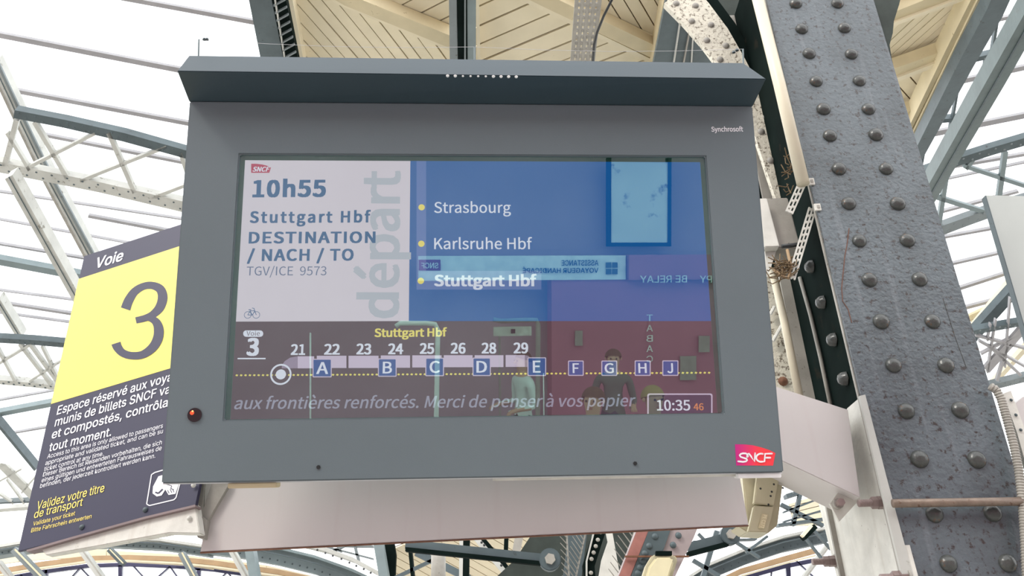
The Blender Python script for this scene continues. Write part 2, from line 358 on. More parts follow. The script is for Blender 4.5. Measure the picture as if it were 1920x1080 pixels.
# -------- cream timber soffits
def clip(poly, a, b, c):   # keep a*x+b*y<=c
    out = []
    for i in range(len(poly)):
        p, q = poly[i], poly[(i + 1) % len(poly)]; dp, dq = a * p[0] + b * p[1] - c, a * q[0] + b * q[1] - c
        if dp <= 0: out.append(p)
        if dp * dq < 0: t = dp / (dp - dq); out.append((p[0] + (q[0] - p[0]) * t, p[1] + (q[1] - p[1]) * t))
    return out
def plank_field(root, pl, polypx, l0, l1, sppx, m=M_cream, th=0.03, gap=0.10, jitter=0.006):
    A = pl.at(*l0); e1 = (pl.at(*l1) - A).normalized(); n = pl.n if (CAM - A).dot(pl.n) > 0 else -pl.n; e2 = n.cross(e1)
    dx, dy = l1[0] - l0[0], l1[1] - l0[1]; L = math.hypot(dx, dy); B = pl.at(l0[0] - dy / L * sppx, l0[1] + dx / L * sppx)
    sp = abs((B - A).dot(e2))
    P = [((pl.at(*p) - A).dot(e1), (pl.at(*p) - A).dot(e2)) for p in polypx]
    lo = min(p[1] for p in P); hi = max(p[1] for p in P)
    MB().prism([A + e1 * x + e2 * y - n * (th * 0.8) for x, y in P], -n * 0.02).build('backing_board', M_gap, root)
    for k in range(math.floor(lo / sp), math.ceil(hi / sp) + 1):
        q = clip(clip(P, 0, 1, (k + 1) * sp - sp * gap), 0, -1, -k * sp)
        if len(q) < 3: continue
        j = n * random.uniform(-jitter, jitter)
        MB().prism([A + e1 * x + e2 * y + j for x, y in q], -n * th).build('plank', m, root)
def soffit_beam(root, pl, pts, wd, ext=0.15, m=M_creamb, name='beam'):
    return MB().strip(pl, pts, wd, ext).build(name, m, root)
HP = Plane((0, 0, CAM.z + 6.2), (0, 0.05, -1))
cs = thing('plank_soffit', 'cream plank ceiling seen over the top of the display', 'ceiling', HP.at(800, 60), kind='structure')
plank_field(cs, HP, [(546, -20), (640, -20), (850, 84), (850, 330), (604, 330)], (578, 0), (671, 108), 19.5)
plank_field(cs, HP, [(640, -30), (850, -30), (850, 80)], (730, 20), (768, 0), 30)
plank_field(cs, HP, [(892, -40), (992, -25), (1080, 24), (1225, 110), (1190, 330), (892, 330)], (960, 55), (1018, 30), 31)
plank_field(cs, HP, [(1000, -30), (1265, -40), (1222, 100)], (1147, 8), (1185, 68), 24)
soffit_beam(cs, HP.near(0.975), [(600, -29), (650, 0), (850, 81)], 22)
soffit_beam(cs, HP.near(0.978), [(605, -16), (630, 4), (850, 95)], 6, 0.12, M_cream)
soffit_beam(cs, HP.near(0.975), [(960, -30), (1020, 0), (1235, 102)], 24)
soffit_beam(cs, HP.near(0.978), [(950, -16), (1010, 12), (1226, 118)], 8, 0.12, M_cream)
soffit_beam(cs, HP.near(0.97), [(540, -20), (566, 125), (602, 330)], 10, 0.2, M_cream, 'edge_trim')
soffit_beam(cs, HP.near(0.97), [(895, -20), (898, 125), (902, 330)], 6, 0.2, M_cream, 'edge_trim')
soffit_beam(cs, HP.near(0.965), [(1256, -20), (1228, 125), (1188, 330)], 14, 0.2, M_cream, 'edge_trim')
soffit_beam(cs, HP.near(0.96), [(1250, -20), (1222, 125), (1182, 330)], 3, 0.2, M_creamb, 'edge_trim')

# steel posts seen above the hood
def post(label, pl, parts, name='steel_post'):
    t = thing(name, label, 'steel post', pl.at(*parts[0][2][-1]))
    for nm, m, pts, wd, ext in parts: MB().strip(pl, pts, wd, ext).build(nm, m, t)
    return t
PP = HP.near(0.9)
t = post('dark grey lattice post left of the cream soffit, above the hood', PP, [('flange', M_dsteel, [(484, -20), (513, 125), (560, 360)], 42, 0.12), ('flange', M_coldark, [(519, -20), (548, 125), (595, 360)], 26, 0.1)])
for k in range(25):
    y = -10 + k * 14; x = 520 + k * 2.85
    MB().strip(PP.near(0.99), [(x - 10, y + 8), (x + 12, y - 4)], 2.5, 0.02).build('lacing_bar', M_steel, t)
MB().strip(PP.near(0.99), [(512, -20), (536, 125), (583, 360)], 2.5, 0.03).build('edge_angle', M_pale, t)
t = post('green steel post with a silvery left flange, standing mid top above the hood', PP, [('flange', M_steel, [(849, -20), (851, 125), (854, 700)], 15, 0.15), ('web', M_coldark, [(866, -20), (867, 125), (870, 700)], 20, 0.05), ('flange', M_gsteel, [(884, -20), (884, 125), (884, 700)], 17, 0.15)])
MB().strip(PP.near(0.995), [(872, -20), (872, 125), (873, 700)], 3, 0.03).build('edge_angle', M_steel, t)
# perforated cable tray + cable
t = thing('cable_tray', 'grey perforated cable tray hanging above the hood', 'cable tray', HP.near(0.85).at(1090, 110))
TP = HP.near(0.85)
# tray built as bars leaving real slots
cols = 4
for c in range(cols + 1):
    f = c / cols
    MB().strip(TP, [(1083 + 44 * f, -20), (1072 + 38 * f, 130), (1057 + 32 * f, 330)], 7.2, 0.02).build('tray_rail', M_galvd, t)
mb = MB()
for k in range(29):
    y = -14 + k * 12
    for c in range(cols):
        f = (c + 0.5) / cols; u = (y + 20) / 150
        x = (1083 + 44 * f) * (1 - u) + (1072 + 38 * f) * u
        mb.strip(TP, [(x, y - 2.6), (x, y + 2.6)], 5, 0.02)
tag(mb.build('tray_cross_ties', M_galvd, t), kind='stuff')
tag(MB().tube([TP.at(1152, -10, 0), TP.at(1132, 30), TP.at(1120, 60), TP.at(1114, 85), TP.at(1111, 130), TP.at(1100, 330)], 0.012).build('cable', M_black, None, True), 'black cable dangling beside the perforated tray', 'cable')

# dark gusset area behind brace top right and steel behind
DG = YP(3.2)
t = thing('gusset_plate', 'large dark gusset between the speckled brace and the cream conduit', 'steel plate', DG.at(1400, 200))
MB().prism([DG.at(*p) for p in [(1318, -25), (1440, -25), (1560, 420), (1430, 400), (1404, 150)]], DG.n * -0.03).build('plate', M_gus, t)
t = thing('web_post', 'dark slate post with bolt heads left of the speckled brace', 'steel post', DG.near(1.05).at(1290, 120))
D2 = HP.near(0.84)
MB().prism([D2.at(*p) for p in [(1250, -20), (1330, 60), (1360, 130), (1340, 330), (1182, 330)]], D2.n * 0.05).build('plate', M_dsteel, t)
for (x, y) in [(1281, 61), (1273, 97), (1292, 88)]:
    MB().dome(D2.at(x, y), (CAM - D2.at(x, y)), 0.016, 0.012, 8, 3).build('bolt_head', M_galv, t, True)
for l, m in [([(1278, 25), (1262, 130)], M_pale), ([(1300, 60), (1296, 130)], M_pale), ([(1294, 55), (1280, 130)], M_galvd)]:
    MB().strip(D2.near(0.985), l, 2.5, 0.03).build('edge_angle', m, t)
# dark steel right of column top
t = thing('haunch_plate', 'dark ragged steel plate right behind the column top', 'steel plate', DG.at(1680, 120))
MB().prism([DG.at(*p) for p in [(1600, -25), (1694, -25), (1686, 8), (1676, 40), (1674, 62), (1668, 84), (1672, 110), (1705, 250), (1650, 200)]], DG.n * -0.03).build('plate', M_gus, t)
MB().strip(DG.near(0.99), [(1632, -10), (1655, 70), (1676, 160), (1700, 235)], 3, 0.02).build('edge_angle', M_galvd, t)

# right hand soffit
cr = thing('plank_soffit', 'cream plank ceiling right of the riveted column', 'ceiling', HP.at(1760, 80), kind='structure')
plank_field(cr, HP, [(1600, -40), (1880, -40), (1790, 110), (1660, 145), (1600, 130)], (1672, 88), (1762, 6), 10.5)
plank_field(cr, HP, [(1640, 150), (1790, 108), (1715, 250), (1660, 240)], (1684, 159), (1716, 195), 27)
plank_field(cr, HP, [(1640, -60), (1760, -60), (1720, 20), (1640, 40)], (1692, 0), (1704, 15), 26)
soffit_beam(cr, HP.near(0.965), [(1640, 47), (1690, 28), (1835, -30)], 20)
soffit_beam(cr, HP.near(0.96), [(1640, 60), (1690, 41), (1840, -14)], 6, 0.12, M_cream)
soffit_beam(cr, HP.near(0.965), [(1640, 150), (1700, 130), (1784, 100)], 18)
soffit_beam(cr, HP.near(0.96), [(1640, 166), (1690, 147), (1786, 110)], 7, 0.12, M_cream)
soffit_beam(cr, HP.near(0.965), [(1680, 222), (1730, 205)], 10)
soffit_beam(cr, HP.near(0.96), [(1680, 232), (1725, 215)], 5, 0.12, M_cream)
soffit_beam(cr, HP.near(0.94), [(1852, -20), (1800, 85), (1706, 275)], [16, 15, 12], 0.25, M_creamb, 'fascia')
soffit_beam(cr, HP.near(0.945), [(1836, -20), (1778, 95), (1690, 275)], [10, 9, 6], 0.25, M_creamb, 'fascia')
RP = HP.near(0.9)
rafter('dark slate rafter bordering the cream soffit right of the column', RP, [(1889, -30), (1865, 25), (1812, 120), (1724, 288), (1630, 460)], [34, 32, 28, 20, 16], M_dsteel, False)
rafter('blue grey diagonal strut crossing the upper right glazing', HP.near(0.75), [(2010, -95), (1938, 30), (1870, 150), (1740, 375), (1640, 545)], [36, 34, 33, 26, 24], mat('strut_paint', srgb(84, 97, 97), 0.5, 0, 0.12, 5, 0.2, spots=srgb(80, 86, 86), spot_amt=0.0, spot_scale=18))
GR = G.near(0.9)
girder('curved chord and riveted lattice girder right of the column, behind the pale panel', (1765, 440), GR,
       ([(1640, 362), (1733, 327), (1800, 303), (1860, 284), (1935, 262), (2120, 215)], 14), ([(1650, 480), (1755, 437), (1812, 416), (1880, 392), (2120, 320)], [17, 17, 16, 15, 15]),
       [(1886, 285, 1874, 372, 9), (1808, 312, 1935, 354, 7), (1777, 322, 1760, 430, 8), (1748, 368, 1845, 398, 8), (1826, 300, 1812, 318, 6)], mt=M_dsteel, mbm=M_steel, mw=M_gsteel)
girder('thin dark cross braced truss in the upper right glazing', (1740, 310), G.near(0.94),
       ([(1826, 113), (1908, 94)], 8), ([(1748, 229), (1822, 222)], 7),
       [(1872, 30, 1850, 175, 5), (1798, 160, 1786, 230, 4), (1784, 230, 1778, 300, 4), (1737, 262, 1727, 316, 5), (1850, 110, 1842, 170, 5), (1730, 320, 1762, 318, 9), (1752, 230, 1722, 290, 3)], mt=M_dsteel, mbm=M_dsteel, mw=M_dsteel)
# mid right: receding canopy edge
t = thing('canopy_edge', 'far canopy edge with a cream fascia over a green beam, right of the column', 'canopy', G.near(1.05).at(1860, 600))
Q = G.near(1.0 * 0.98)
MB().prism([Q.at(*p) for p in [(1812, 590), (1850, 572), (1898, 510), (1902, 530), (1832, 622)]], Q.n * 0.05).build('soffit_board', M_creamb, t)
MB().strip(Q.near(0.97), [(1735, 728), (1826, 617), (1980, 428)], 8, 0.1).build('fascia', M_cream, t)
MB().strip(Q.near(0.95), [(1740, 728), (1836, 622), (1990, 452)], 17, 0.15).build('edge_beam', M_dsteel, t)
MB().strip(Q.near(0.97), [(1800, 790), (1868, 716), (2050, 515)], 8, 0.1).build('fascia', M_cream, t)
girder('tangle of thin braces low on the right between column and pale panel', (1850, 720), G.near(0.9),
       ([(1740, 640), (1824, 624), (1935, 604), (2080, 578)], 8), ([(1740, 757), (1855, 728), (1935, 708), (2080, 672)], 10),
       [(1850, 695, 1935, 600, 14), (1858, 608, 1852, 640, 3), (1830, 630, 1925, 655, 4), (1840, 665, 1925, 620, 3), (1868, 600, 1852, 700, 3), (1895, 560, 1885, 690, 3), (1836, 640, 1925, 690, 4), (1855, 650, 1915, 705, 5), (1870, 715, 1890, 650, 5)], mt=M_dsteel, mbm=M_steel, mw=M_bar, riv=9)

# -------- bottom background: arches, canopy, windows
BP = YP(13.0)
cl = thing('plank_soffit', 'cream soffit strip under the arches at the lower left', 'ceiling', BP.at(200, 1060), kind='structure')
for a, b in [((-20, 1038), (36, 1031)), ((36, 1030), (165, 1022)), ((165, 1024), (200, 1026)), ((200, 1030), (345, 1038)), ((345, 1038), (400, 1046)), ((400, 1044), (500, 1058)), ((500, 1058), (640, 1090))]:
    MB().prism([BP.at(a[0], a[1] + 2), BP.at(b[0] - 1, b[1] + 2), BP.at(b[0] - 1, b[1] + 22), BP.at(a[0], a[1] + 22)], (0, 0.05, 0)).build('plank', M_cream, cl)
soffit_beam(cl, BP.near(0.99), [(-20, 1074), (80, 1057), (160, 1047), (240, 1045), (330, 1048), (400, 1055), (520, 1072), (640, 1098)], 9, 0.1, M_tan, 'rail')
soffit_beam(cl, BP.near(0.985), [(-20, 1081), (80, 1064), (160, 1053), (240, 1051), (330, 1055), (400, 1062), (520, 1079), (640, 1105)], 3, 0.1, M_cream, 'rail')
def arch_girder(label, pts, wd, m, flange_m, sgn=-1):
    pl = BP.near(0.93); t = thing('arch_girder', label, 'girder', pl.at(*pts[0]))
    MB().strip(pl, pts, wd, 0.25).build('web_plate', m, t)
    w0 = wd
    MB().strip(pl.near(0.985), [(x, y - w0 * 0.55) for x, y in pts], 5, 0.4).build('flange', flange_m, t)
    MB().strip(pl.near(0.985), [(x, y - w0 * 0.15) for x, y in pts], 2, 0.05).build('angle_strip', M_dsteel, t)
    mb = MB()
    for (ax, ay), (bx, by) in zip(pts[:-1], pts[1:]):
        n = max(2, int((bx - ax) / 12))
        for j in range(n):
            f = j / n; p = pl.at(ax + (bx - ax) * f, ay + (by - ay) * f + w0 * 0.25); mb.dome(p, (0, -1, 0), 0.014, None, 6, 2)
    tag(mb.build('rivet_row', M_dsteel, t), kind='stuff')
    return t
arch_girder('pale grey arch girder behind the foot of the track sign', [(-20, 1036), (40, 1026), (110, 1018), (200, 1016), (300, 1021), (390, 1034)], 17, M_gsteel, M_pale)
arch_girder('blue grey arch girder curving down beneath the left half of the beam', [(385, 1022), (450, 1030), (520, 1043), (590, 1060), (660, 1085), (700, 1104)], 30, M_gsteel, M_gsteel)
arch_girder('blue grey arch girder rising beneath the right end of the beam', [(1270, 1110), (1330, 1072), (1400, 1043), (1470, 1020), (1550, 1003)], 26, M_dsteel, M_pale)
t = thing('arch_girder', 'slim white flanged arch with bolt rows beside the grey post', 'girder', BP.near(0.85).at(650, 1050))
MB().strip(BP.near(0.85), [(560, 1018), (610, 1030), (660, 1048), (710, 1075), (740, 1098)], 7, 0.3).build('flange', M_pale, t)
for x, y in [(595, 1031), (610, 1037), (624, 1042), (640, 1048), (655, 1055), (668, 1061), (682, 1067), (695, 1074)]:
    MB().dome(BP.near(0.845).at(x, y), (0, -1, 0), 0.016, None, 6, 2).build('bolt_head', M_black, t)
girder('light bracing above the slim white arch', (640, 1040), BP.near(0.88), ([(610, 1022), (700, 1024)], 3), None,
       [(625, 1033, 650, 1020, 5), (664, 1020, 674, 1058, 5), (632, 1030, 700, 1048, 3), (600, 1020, 640, 1034, 4)], mt=M_steel, mw=M_steel)
# windows far bottom
wn = thing('window_band', 'navy framed arched windows along the bottom left, below the soffit', 'window', YP(13.3).at(250, 1080), kind='structure')
WP = YP(13.3)
def warch(pts): MB().strip(WP, pts, 7, 0.08).build('frame_rail', M_navy, wn)
warch([(-20, 1090), (80, 1072), (160, 1061), (240, 1058), (330, 1062), (400, 1068), (520, 1086), (640, 1112)])
for x0, y0, x1, y1 in [(85, 1068, 85, 1110), (150, 1064, 118, 1100), (150, 1064, 185, 1100), (225, 1060, 225, 1110), (250, 1062, 285, 1100), (318, 1062, 275, 1100), (318, 1062, 345, 1100), (372, 1066, 372, 1110), (425, 1072, 400, 1100), (425, 1072, 450, 1100), (40, 1078, 20, 1100), (40, 1078, 60, 1100), (500, 1082, 500, 1120), (550, 1096, 560, 1120)]:
    MB().strip(WP, [(x0, y0), (x1, y1)], 7 if x0 == x1 else 2, 0.05).build('mullion', M_navy, wn)
for i in range(5):
    a = [-15, 88, 228, 375, 503][i]; b = [84, 222, 369, 497, 640][i]
    MB().prism([WP.at(a, 1062), WP.at(b, 1062), WP.at(b, 1140), WP.at(a, 1140)], (0, 0.01, 0)).build('glass_pane', M_pane, wn)
wr = thing('window_band', 'navy framed arched windows at the bottom right, below the rising arch', 'window', WP.at(1450, 1080), kind='structure')
MB().strip(WP, [(1340, 1108), (1400, 1082), (1470, 1062), (1540, 1048)], 8, 0.08).build('frame_rail', M_navy, wr)
MB().strip(WP.near(0.98), [(1330, 1100), (1390, 1071), (1475, 1047), (1530, 1032)], 11, 0.08).build('rail', M_tan, wr)
MB().strip(WP.near(0.97), [(1335, 1106), (1392, 1079), (1475, 1055), (1530, 1041)], 3, 0.08).build('rail', M_cream, wr)
for x0, y0, x1, y1, wd in [(1478, 1054, 1480, 1110, 8), (1448, 1066, 1444, 1100, 2), (1410, 1080, 1420, 1100, 2), (1494, 1052, 1530, 1085, 2), (1530, 1060, 1500, 1100, 2)]:
    MB().strip(WP, [(x0, y0), (x1, y1)], wd, 0.05).build('mullion', M_navy, wr)
MB().prism([WP.at(1380, 1076), WP.at(1540, 1040), WP.at(1560, 1140), WP.at(1350, 1140)], (0, 0.01, 0)).build('glass_pane', M_pane, wr)
for lab, pts, wd, m in [('grey bracket strut below the sign corner', [(24, 1030), (92, 1100)], 13, M_steel), ('short dark bracket strut between two windows at the lower left', [(203, 1030), (228, 1056)], 9, M_dsteel),
                        ('grey bracket strut below the left end of the beam', [(338, 1036), (372, 1100)], 11, M_steel), ('bright white strut just right of the short dark one', [(150, 1030), (200, 1100)], 11, M_pale),
                        ('white strut crossing the windows under the beam left end', [(432, 1030), (470, 1100)], 11, M_pale), ('white strut at the far lower left corner', [(-8, 1052), (18, 1085)], 9, M_pale), ('pale blue strut at the foot of the right hand end plate', [(1556, 1020), (1500, 1095)], 8, M_pale)]:
    t = thing('bracket_strut', lab, 'strut', BP.near(0.88).at(*pts[-1]))
    MB().strip(BP.near(0.88), pts, wd, 0.12).build('bar', m, t)
    MB().strip(BP.near(0.875), [(x + wd * 0.25, y) for x, y in pts], wd * 0.2, 0.02).build('edge_angle', M_creamb if m is not M_pale else M_galvd, t)
rafter('grey riveted upright between arch and windows under the beam', BP.near(0.86), [(466, 1028), (478, 1100)], 16, M_gsteel, False, name='steel_post')
t = rafter('blue grey upright under the middle left of the beam', BP.near(0.8), [(708, 1015), (722, 1100)], 17, M_gsteel, False, name='steel_post')
MB().strip(BP.near(0.82), [(728, 1015), (732, 1040), (729, 1100)], 20, 0.1).build('gusset', M_coldark, t)
# small soffit under the beam, centre
cc = thing('plank_soffit', 'cream slatted canopy underside glimpsed below the beam centre', 'ceiling', YP(11).at(850, 1060), kind='structure')
Q = Plane(YP(11).at(850, 1040), (0, -0.7, -0.7))
plank_field(cc, Q, [(736, 1030), (760, 1020), (970, 1000), (1000, 1010), (950, 1120), (736, 1120)], (740, 1058), (830, 1108), 13)
for l in [[(770, 1030), (776, 1100)], [(738, 1080), (812, 1048)]]:
    pass
girder('dark cross brace in front of the cream slats below the beam', (772, 1078), YP(9), ([(768, 1028), (776, 1110)], 6), None, [(738, 1084), (815, 1048), ] and [(738, 1084, 815, 1048, 6), (780, 1035, 880, 1085, 14)], mt=M_coldark, mw=M_dsteel)
t = thing('post', 'round grey post below the beam, under the tie bar', 'post', YP(8).at(822, 1080)); MB().tube([YP(8).at(822, 1020), YP(8).at(822, 1110)], 13 * 8 / F, 20).build('shaft', M_galvd, t, True); MB().tube([YP(8).at(822, 1030), YP(8).at(822, 1036)], 15 * 8 / F, 20).build('collar', M_galvd, t, True)
t = thing('steel_post', 'silver and green steel upright right of the round post', 'steel post', YP(7.5).at(870, 1080))
MB().strip(YP(7.5), [(865, 1000), (864, 1100)], 7, 0.05).build('flange', M_pale, t); MB().strip(YP(7.5), [(875, 1000), (873, 1100)], 12, 0.05).build('web', M_coldark, t)
t = thing('brace', 'bolted white brace sloping down below the beam centre', 'strut', YP(7).at(955, 1075))
MB().strip(YP(7), [(885, 1000), (965, 1095)], 10, 0.03).build('bar', M_pale, t)
MB().strip(YP(7.05), [(896, 1000), (976, 1095)], 9, 0.03).build('bar', M_coldark, t)
for x, y in [(903, 1017), (908, 1022), (940, 1060), (948, 1070)]: MB().dome(YP(6.98).at(x, y), (0, -1, 0), 0.012, None, 6, 2).build('bolt_head', M_black, t)
t = thing('steel_post', 'dark upright with cable tray crossing the small soffit', 'steel post', YP(7.8).at(950, 1040))
MB().strip(YP(7.8), [(950, 990), (948, 1045)], 8, 0.05).build('web', M_coldark, t); MB().strip(YP(7.8), [(976, 990), (968, 1034)], 15, 0.05).build('tray', M_galvd, t)
# big dark shaped gusset
t = thing('gusset_plate', 'large dark green gusset holding the tie bar eye below the beam', 'steel plate', YP(5.2).at(1030, 1070))
MB().prism([YP(5.2).at(*p) for p in [(1008, 985), (1075, 985), (1060, 1110), (900, 1110), (965, 1050)]], (0, 0.05, 0)).build('plate', M_gus, t)
def tiebar(label, a, b, wd, eye, er):
    pl = YP(4.6); t = thing('tie_bar', label, 'tie bar', pl.at(*eye))
    MB().strip(pl, [a, b], wd, 0.03).build('bar', M_dsteel, t)
    MB().strip(pl.near(0.995), [(a[0], a[1] + wd * 0.55), (b[0], b[1] + wd * 0.55)], wd * 0.45, 0.05).build('lower_flange', M_coldark, t)
    c = pl.at(*eye); r = er * 4.7 / F
    MB().tube([c + V((0, 0.04, 0)), c - V((0, 0.03, 0))], r, 20).build('eye', M_dsteel, t, False, 0.004)
    MB().tube([c - V((0, 0.03, 0)), c - V((0, 0.055, 0))], r * 0.5, 6).build('bolt_nut', M_galvd, t)
    return t
tiebar('dark tie bar running right to a bolted eye below the beam', (760, 1020), (1030, 1048), 17, (1031, 1050), 19)
tiebar('short dark tie bar with bolted eye below the right end of the beam', (1290, 1028), (1366, 1008), 20, (1368, 1004), 17)
# spikes, beams
def spikes(label, l0, l1, n, vx, vy, pl):
    t = thing('bird_spikes', label, 'bird spikes', pl.at(*l1))
    MB().strip(pl, [l0, l1], 3, 0.01).build('base_strip', M_galvd, t)
    for i in range(n):
        f = (i + 0.5) / n; a = pl.at(l0[0] + (l1[0] - l0[0]) * f, l0[1] + (l1[1] - l0[1]) * f)
        b = pl.at(l0[0] + (l1[0] - l0[0]) * f + vx, l0[1] + (l1[1] - l0[1]) * f + vy) + V((0, -0.03, 0))
        MB().tube([a, b], [0.0035, 0.002], 5).build('spike', M_galvd, t)
spikes('bird spikes on the leftmost dark beam edge under the beam', (1062, 990), (1068, 1100), 9, -14, -13, YP(4.8))
spikes('bird spikes slanting beside the riveted green beam', (1100, 990), (1076, 1100), 12, -18, -24, YP(4.7))
spikes('bird spikes between the white strut and the red striped girder', (1192, 988), (1160, 1100), 9, -22, -26, YP(4.4))
t = thing('steel_beam', 'dark beam behind the bird spikes below the display centre', 'steel beam', YP(4.9).at(1085, 1090)); MB().strip(YP(4.9), [(1086, 980), (1070, 1110)], 34, 0.1).build('web', M_dsteel, t)
t = thing('steel_beam', 'narrow dark green beam with a row of bolts below the display', 'steel beam', YP(4.6).at(1110, 1090))
MB().strip(YP(4.6), [(1128, 985), (1104, 1060), (1108, 1110)], 22, 0.08).build('web', M_coldark, t)
MB().strip(YP(4.58), [(1116, 988), (1100, 1052), (1100, 1110)], 3, 0.03).build('edge_angle', M_pale, t)
for x, y in [(1126, 998), (1121, 1012), (1117, 1024), (1113, 1036), (1109, 1048), (1108, 1074)]: MB().dome(YP(4.58).at(x, y), (0, -1, 0.2), 0.012, None, 8, 3).build('rivet', M_galvd, t, True)
t = thing('strut_plate', 'tapering white plate strut left of the red striped girder', 'steel plate', YP(4.5).at(1145, 1075))
MB().prism([YP(4.5).at(*p) for p in [(1134, 985), (1146, 985), (1168, 1110), (1118, 1110), (1128, 1050), (1140, 1015)]], (0, 0.03, 0)).build('plate', M_galv, t)
t = thing('dark_recess_plate', 'dark green plate behind the spikes beside the white strut', 'steel plate', YP(5.4).at(1180, 1080))
MB().prism([YP(5.4).at(*p) for p in [(1080, 980), (1215, 980), (1195, 1110), (1066, 1110)]], (0, 0.04, 0)).build('plate', M_gus, t)
t = thing('riveted_girder', 'mauve riveted girder with a faded red stripe carrying the lamp', 'girder', YP(4.2).at(1220, 1080)); P4 = YP(4.2)
MB().prism([P4.at(*p) for p in [(1199, 980), (1312, 980), (1300, 1010), (1252, 1110), (1148, 1110)]], (0, 0.12, 0)).build('web_plate', mat('grimy_mauve_steel', srgb(158, 144, 144), 0.6, 0, 0.15, 6, 0.1), t)
MB().prism([P4.near(0.998).at(*p) for p in [(1200, 980), (1222, 980), (1170, 1110), (1149, 1110)]], (0, 0.004, 0)).build('red_stripe', M_red, t)
MB().prism([P4.near(0.997).at(*p) for p in [(1222, 980), (1262, 980), (1240, 1042), (1215, 1110), (1172, 1110)]], (0, 0.004, 0)).build('grey_stripe', M_dsteel, t)
MB().strip(P4.near(0.99), [(1172, 1043), (1292, 1043)], 3, 0.02).build('strap', M_rust, t)
for x, y in [(1228, 1006), (1272, 1004), (1217, 1024), (1262, 1022), (1209, 1038), (1205, 1052), (1200, 1064), (1196, 1075)]: MB().dome(P4.near(0.997).at(x, y), (0, -1, 0), 0.017, None, 10, 3).build('rivet', M_dsteel, t, True)
t = thing('ceiling_lamp', 'yellowed fluorescent lamp under the red striped girder', 'lamp', YP(4.0).at(1235, 1075)); P5 = YP(4.0)
MB().prism([P5.at(*p) for p in [(1224, 1040), (1264, 1040), (1271, 1048), (1252, 1110), (1196, 1110), (1212, 1060)]], (0, 0.08, 0)).build('lamp_body', M_castc, t, False, 0.006)
MB().prism([P5.near(0.985).at(*p) for p in [(1230, 1045), (1260, 1045), (1264, 1052), (1246, 1110), (1203, 1110), (1217, 1062)]], (0, 0.03, 0)).build('diffuser', M_lampw, t, False, 0.008)
MB().strip(P5.near(0.99), [(1230, 1037), (1260, 1037)], 8, 0.03).build('end_bracket', M_coldark, t)
# far bracing at bottom right between cast box and end plate
girder('dark cross bracing against bright glass right of the cream cast bracket', (1500, 960), YP(9),
       ([(1460, 984), (1548, 972)], 5), ([(1475, 930), (1500, 922)], 8), [(1465, 945, 1545, 985, 6), (1503, 920, 1488, 985, 7), (1470, 960, 1548, 930, 3), (1470, 978, 1548, 955, 3), (1505, 1000, 1545, 1050, 3), (1520, 985, 1560, 1030, 3)], mt=M_dsteel, mbm=M_dsteel, mw=M_dsteel)
girder('dark bracing left of the cast bracket, above the rising arch', (1330, 1060), YP(9), ([(1300, 1015), (1420, 1010)], 3), None,
       [(1300, 1050, 1350, 1080, 7), (1345, 995, 1318, 1085, 9), (1380, 1015, 1425, 1045, 5), (1400, 1035, 1440, 1005, 5), (1310, 1000, 1340, 1030, 4)], mt=M_dsteel, mw=M_dsteel)
t = thing('purlin_end', 'short dark purlin with a cream end right of the cast bracket', 'strut', YP(8).at(1515, 1005))
MB().strip(YP(8), [(1508, 1008), (1530, 986)], 10, 0.1).build('bar', M_coldark, t); MB().strip(YP(7.9), [(1505, 1005), (1522, 985)], 6, 0.05).build('cream_end', M_cream, t)
cx = thing('plank_soffit', 'cream boards glimpsed between cast bracket and end plate', 'ceiling', YP(12).at(1510, 960), kind='structure')
plank_field(cx, YP(12), [(1480, 945), (1560, 920), (1560, 985), (1490, 985)], (1480, 962), (1560, 942), 12)

# ================================================================== COLUMN
CY = 2.62; CP = YP(CY)
XL = CP.at(1605, 700).x
SP = Plane((XL, 0, 0), (-1, 0, 0))
col = thing('riveted_column', 'blue grey riveted steel column with worn paint at the right', 'column', V((CP.at(1750, 700).x, CY, 0)))
a0 = CP.at(1429, -40); a1 = CP.at(1605, 700); b0 = CP.at(1626, -40); b1 = CP.at(1849, 700)
def lerpz(p, q, z): f = (z - p.z) / (q.z - p.z); return p + (q - p) * f
zt, zb = a0.z + 0.3, 0.0
XR = CP.at(1849, 700).x
LT, LB_, RT, RB_ = lerpz(a0, a1, zt), lerpz(a0, a1, zb), lerpz(b0, b1, zt), lerpz(b0, b1, zb)
MB().prism([LT, RT, RB_, LB_], (0, 0.014, 0)).build('front_plate', M_col, col)
MB().prism([LT + V((-0.004, 0.014, 0)), LT + V((0.03, 0.014, 0)), LB_ + V((0.03, 0.014, 0)), LB_ + V((-0.004, 0.014, 0))], (0, 0.012, 0)).build('edge_angle', M_galvd, col)
MB().prism([RT + V((-0.03, 0.014, 0)), RT + V((0.004, 0.014, 0)), RB_ + V((0.004, 0.014, 0)), RB_ + V((-0.03, 0.014, 0))], (0, 0.012, 0)).build('edge_angle', M_galvd, col)
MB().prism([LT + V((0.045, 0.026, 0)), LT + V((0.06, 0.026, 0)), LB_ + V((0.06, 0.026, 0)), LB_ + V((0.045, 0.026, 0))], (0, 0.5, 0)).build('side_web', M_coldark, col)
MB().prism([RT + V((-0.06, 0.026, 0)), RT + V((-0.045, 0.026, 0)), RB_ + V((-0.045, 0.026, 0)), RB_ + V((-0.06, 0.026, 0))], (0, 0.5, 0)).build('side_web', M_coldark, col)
MB().prism([LT + V((0.0, 0.52, 0)), RT + V((0.0, 0.52, 0)), RB_ + V((0.0, 0.52, 0)), LB_ + V((0.0, 0.52, 0))], (0, 0.014, 0)).build('rear_plate', M_galvd, col)
rm = rivet_mesh('rivet', 0.029, 0.02, 18, 5)
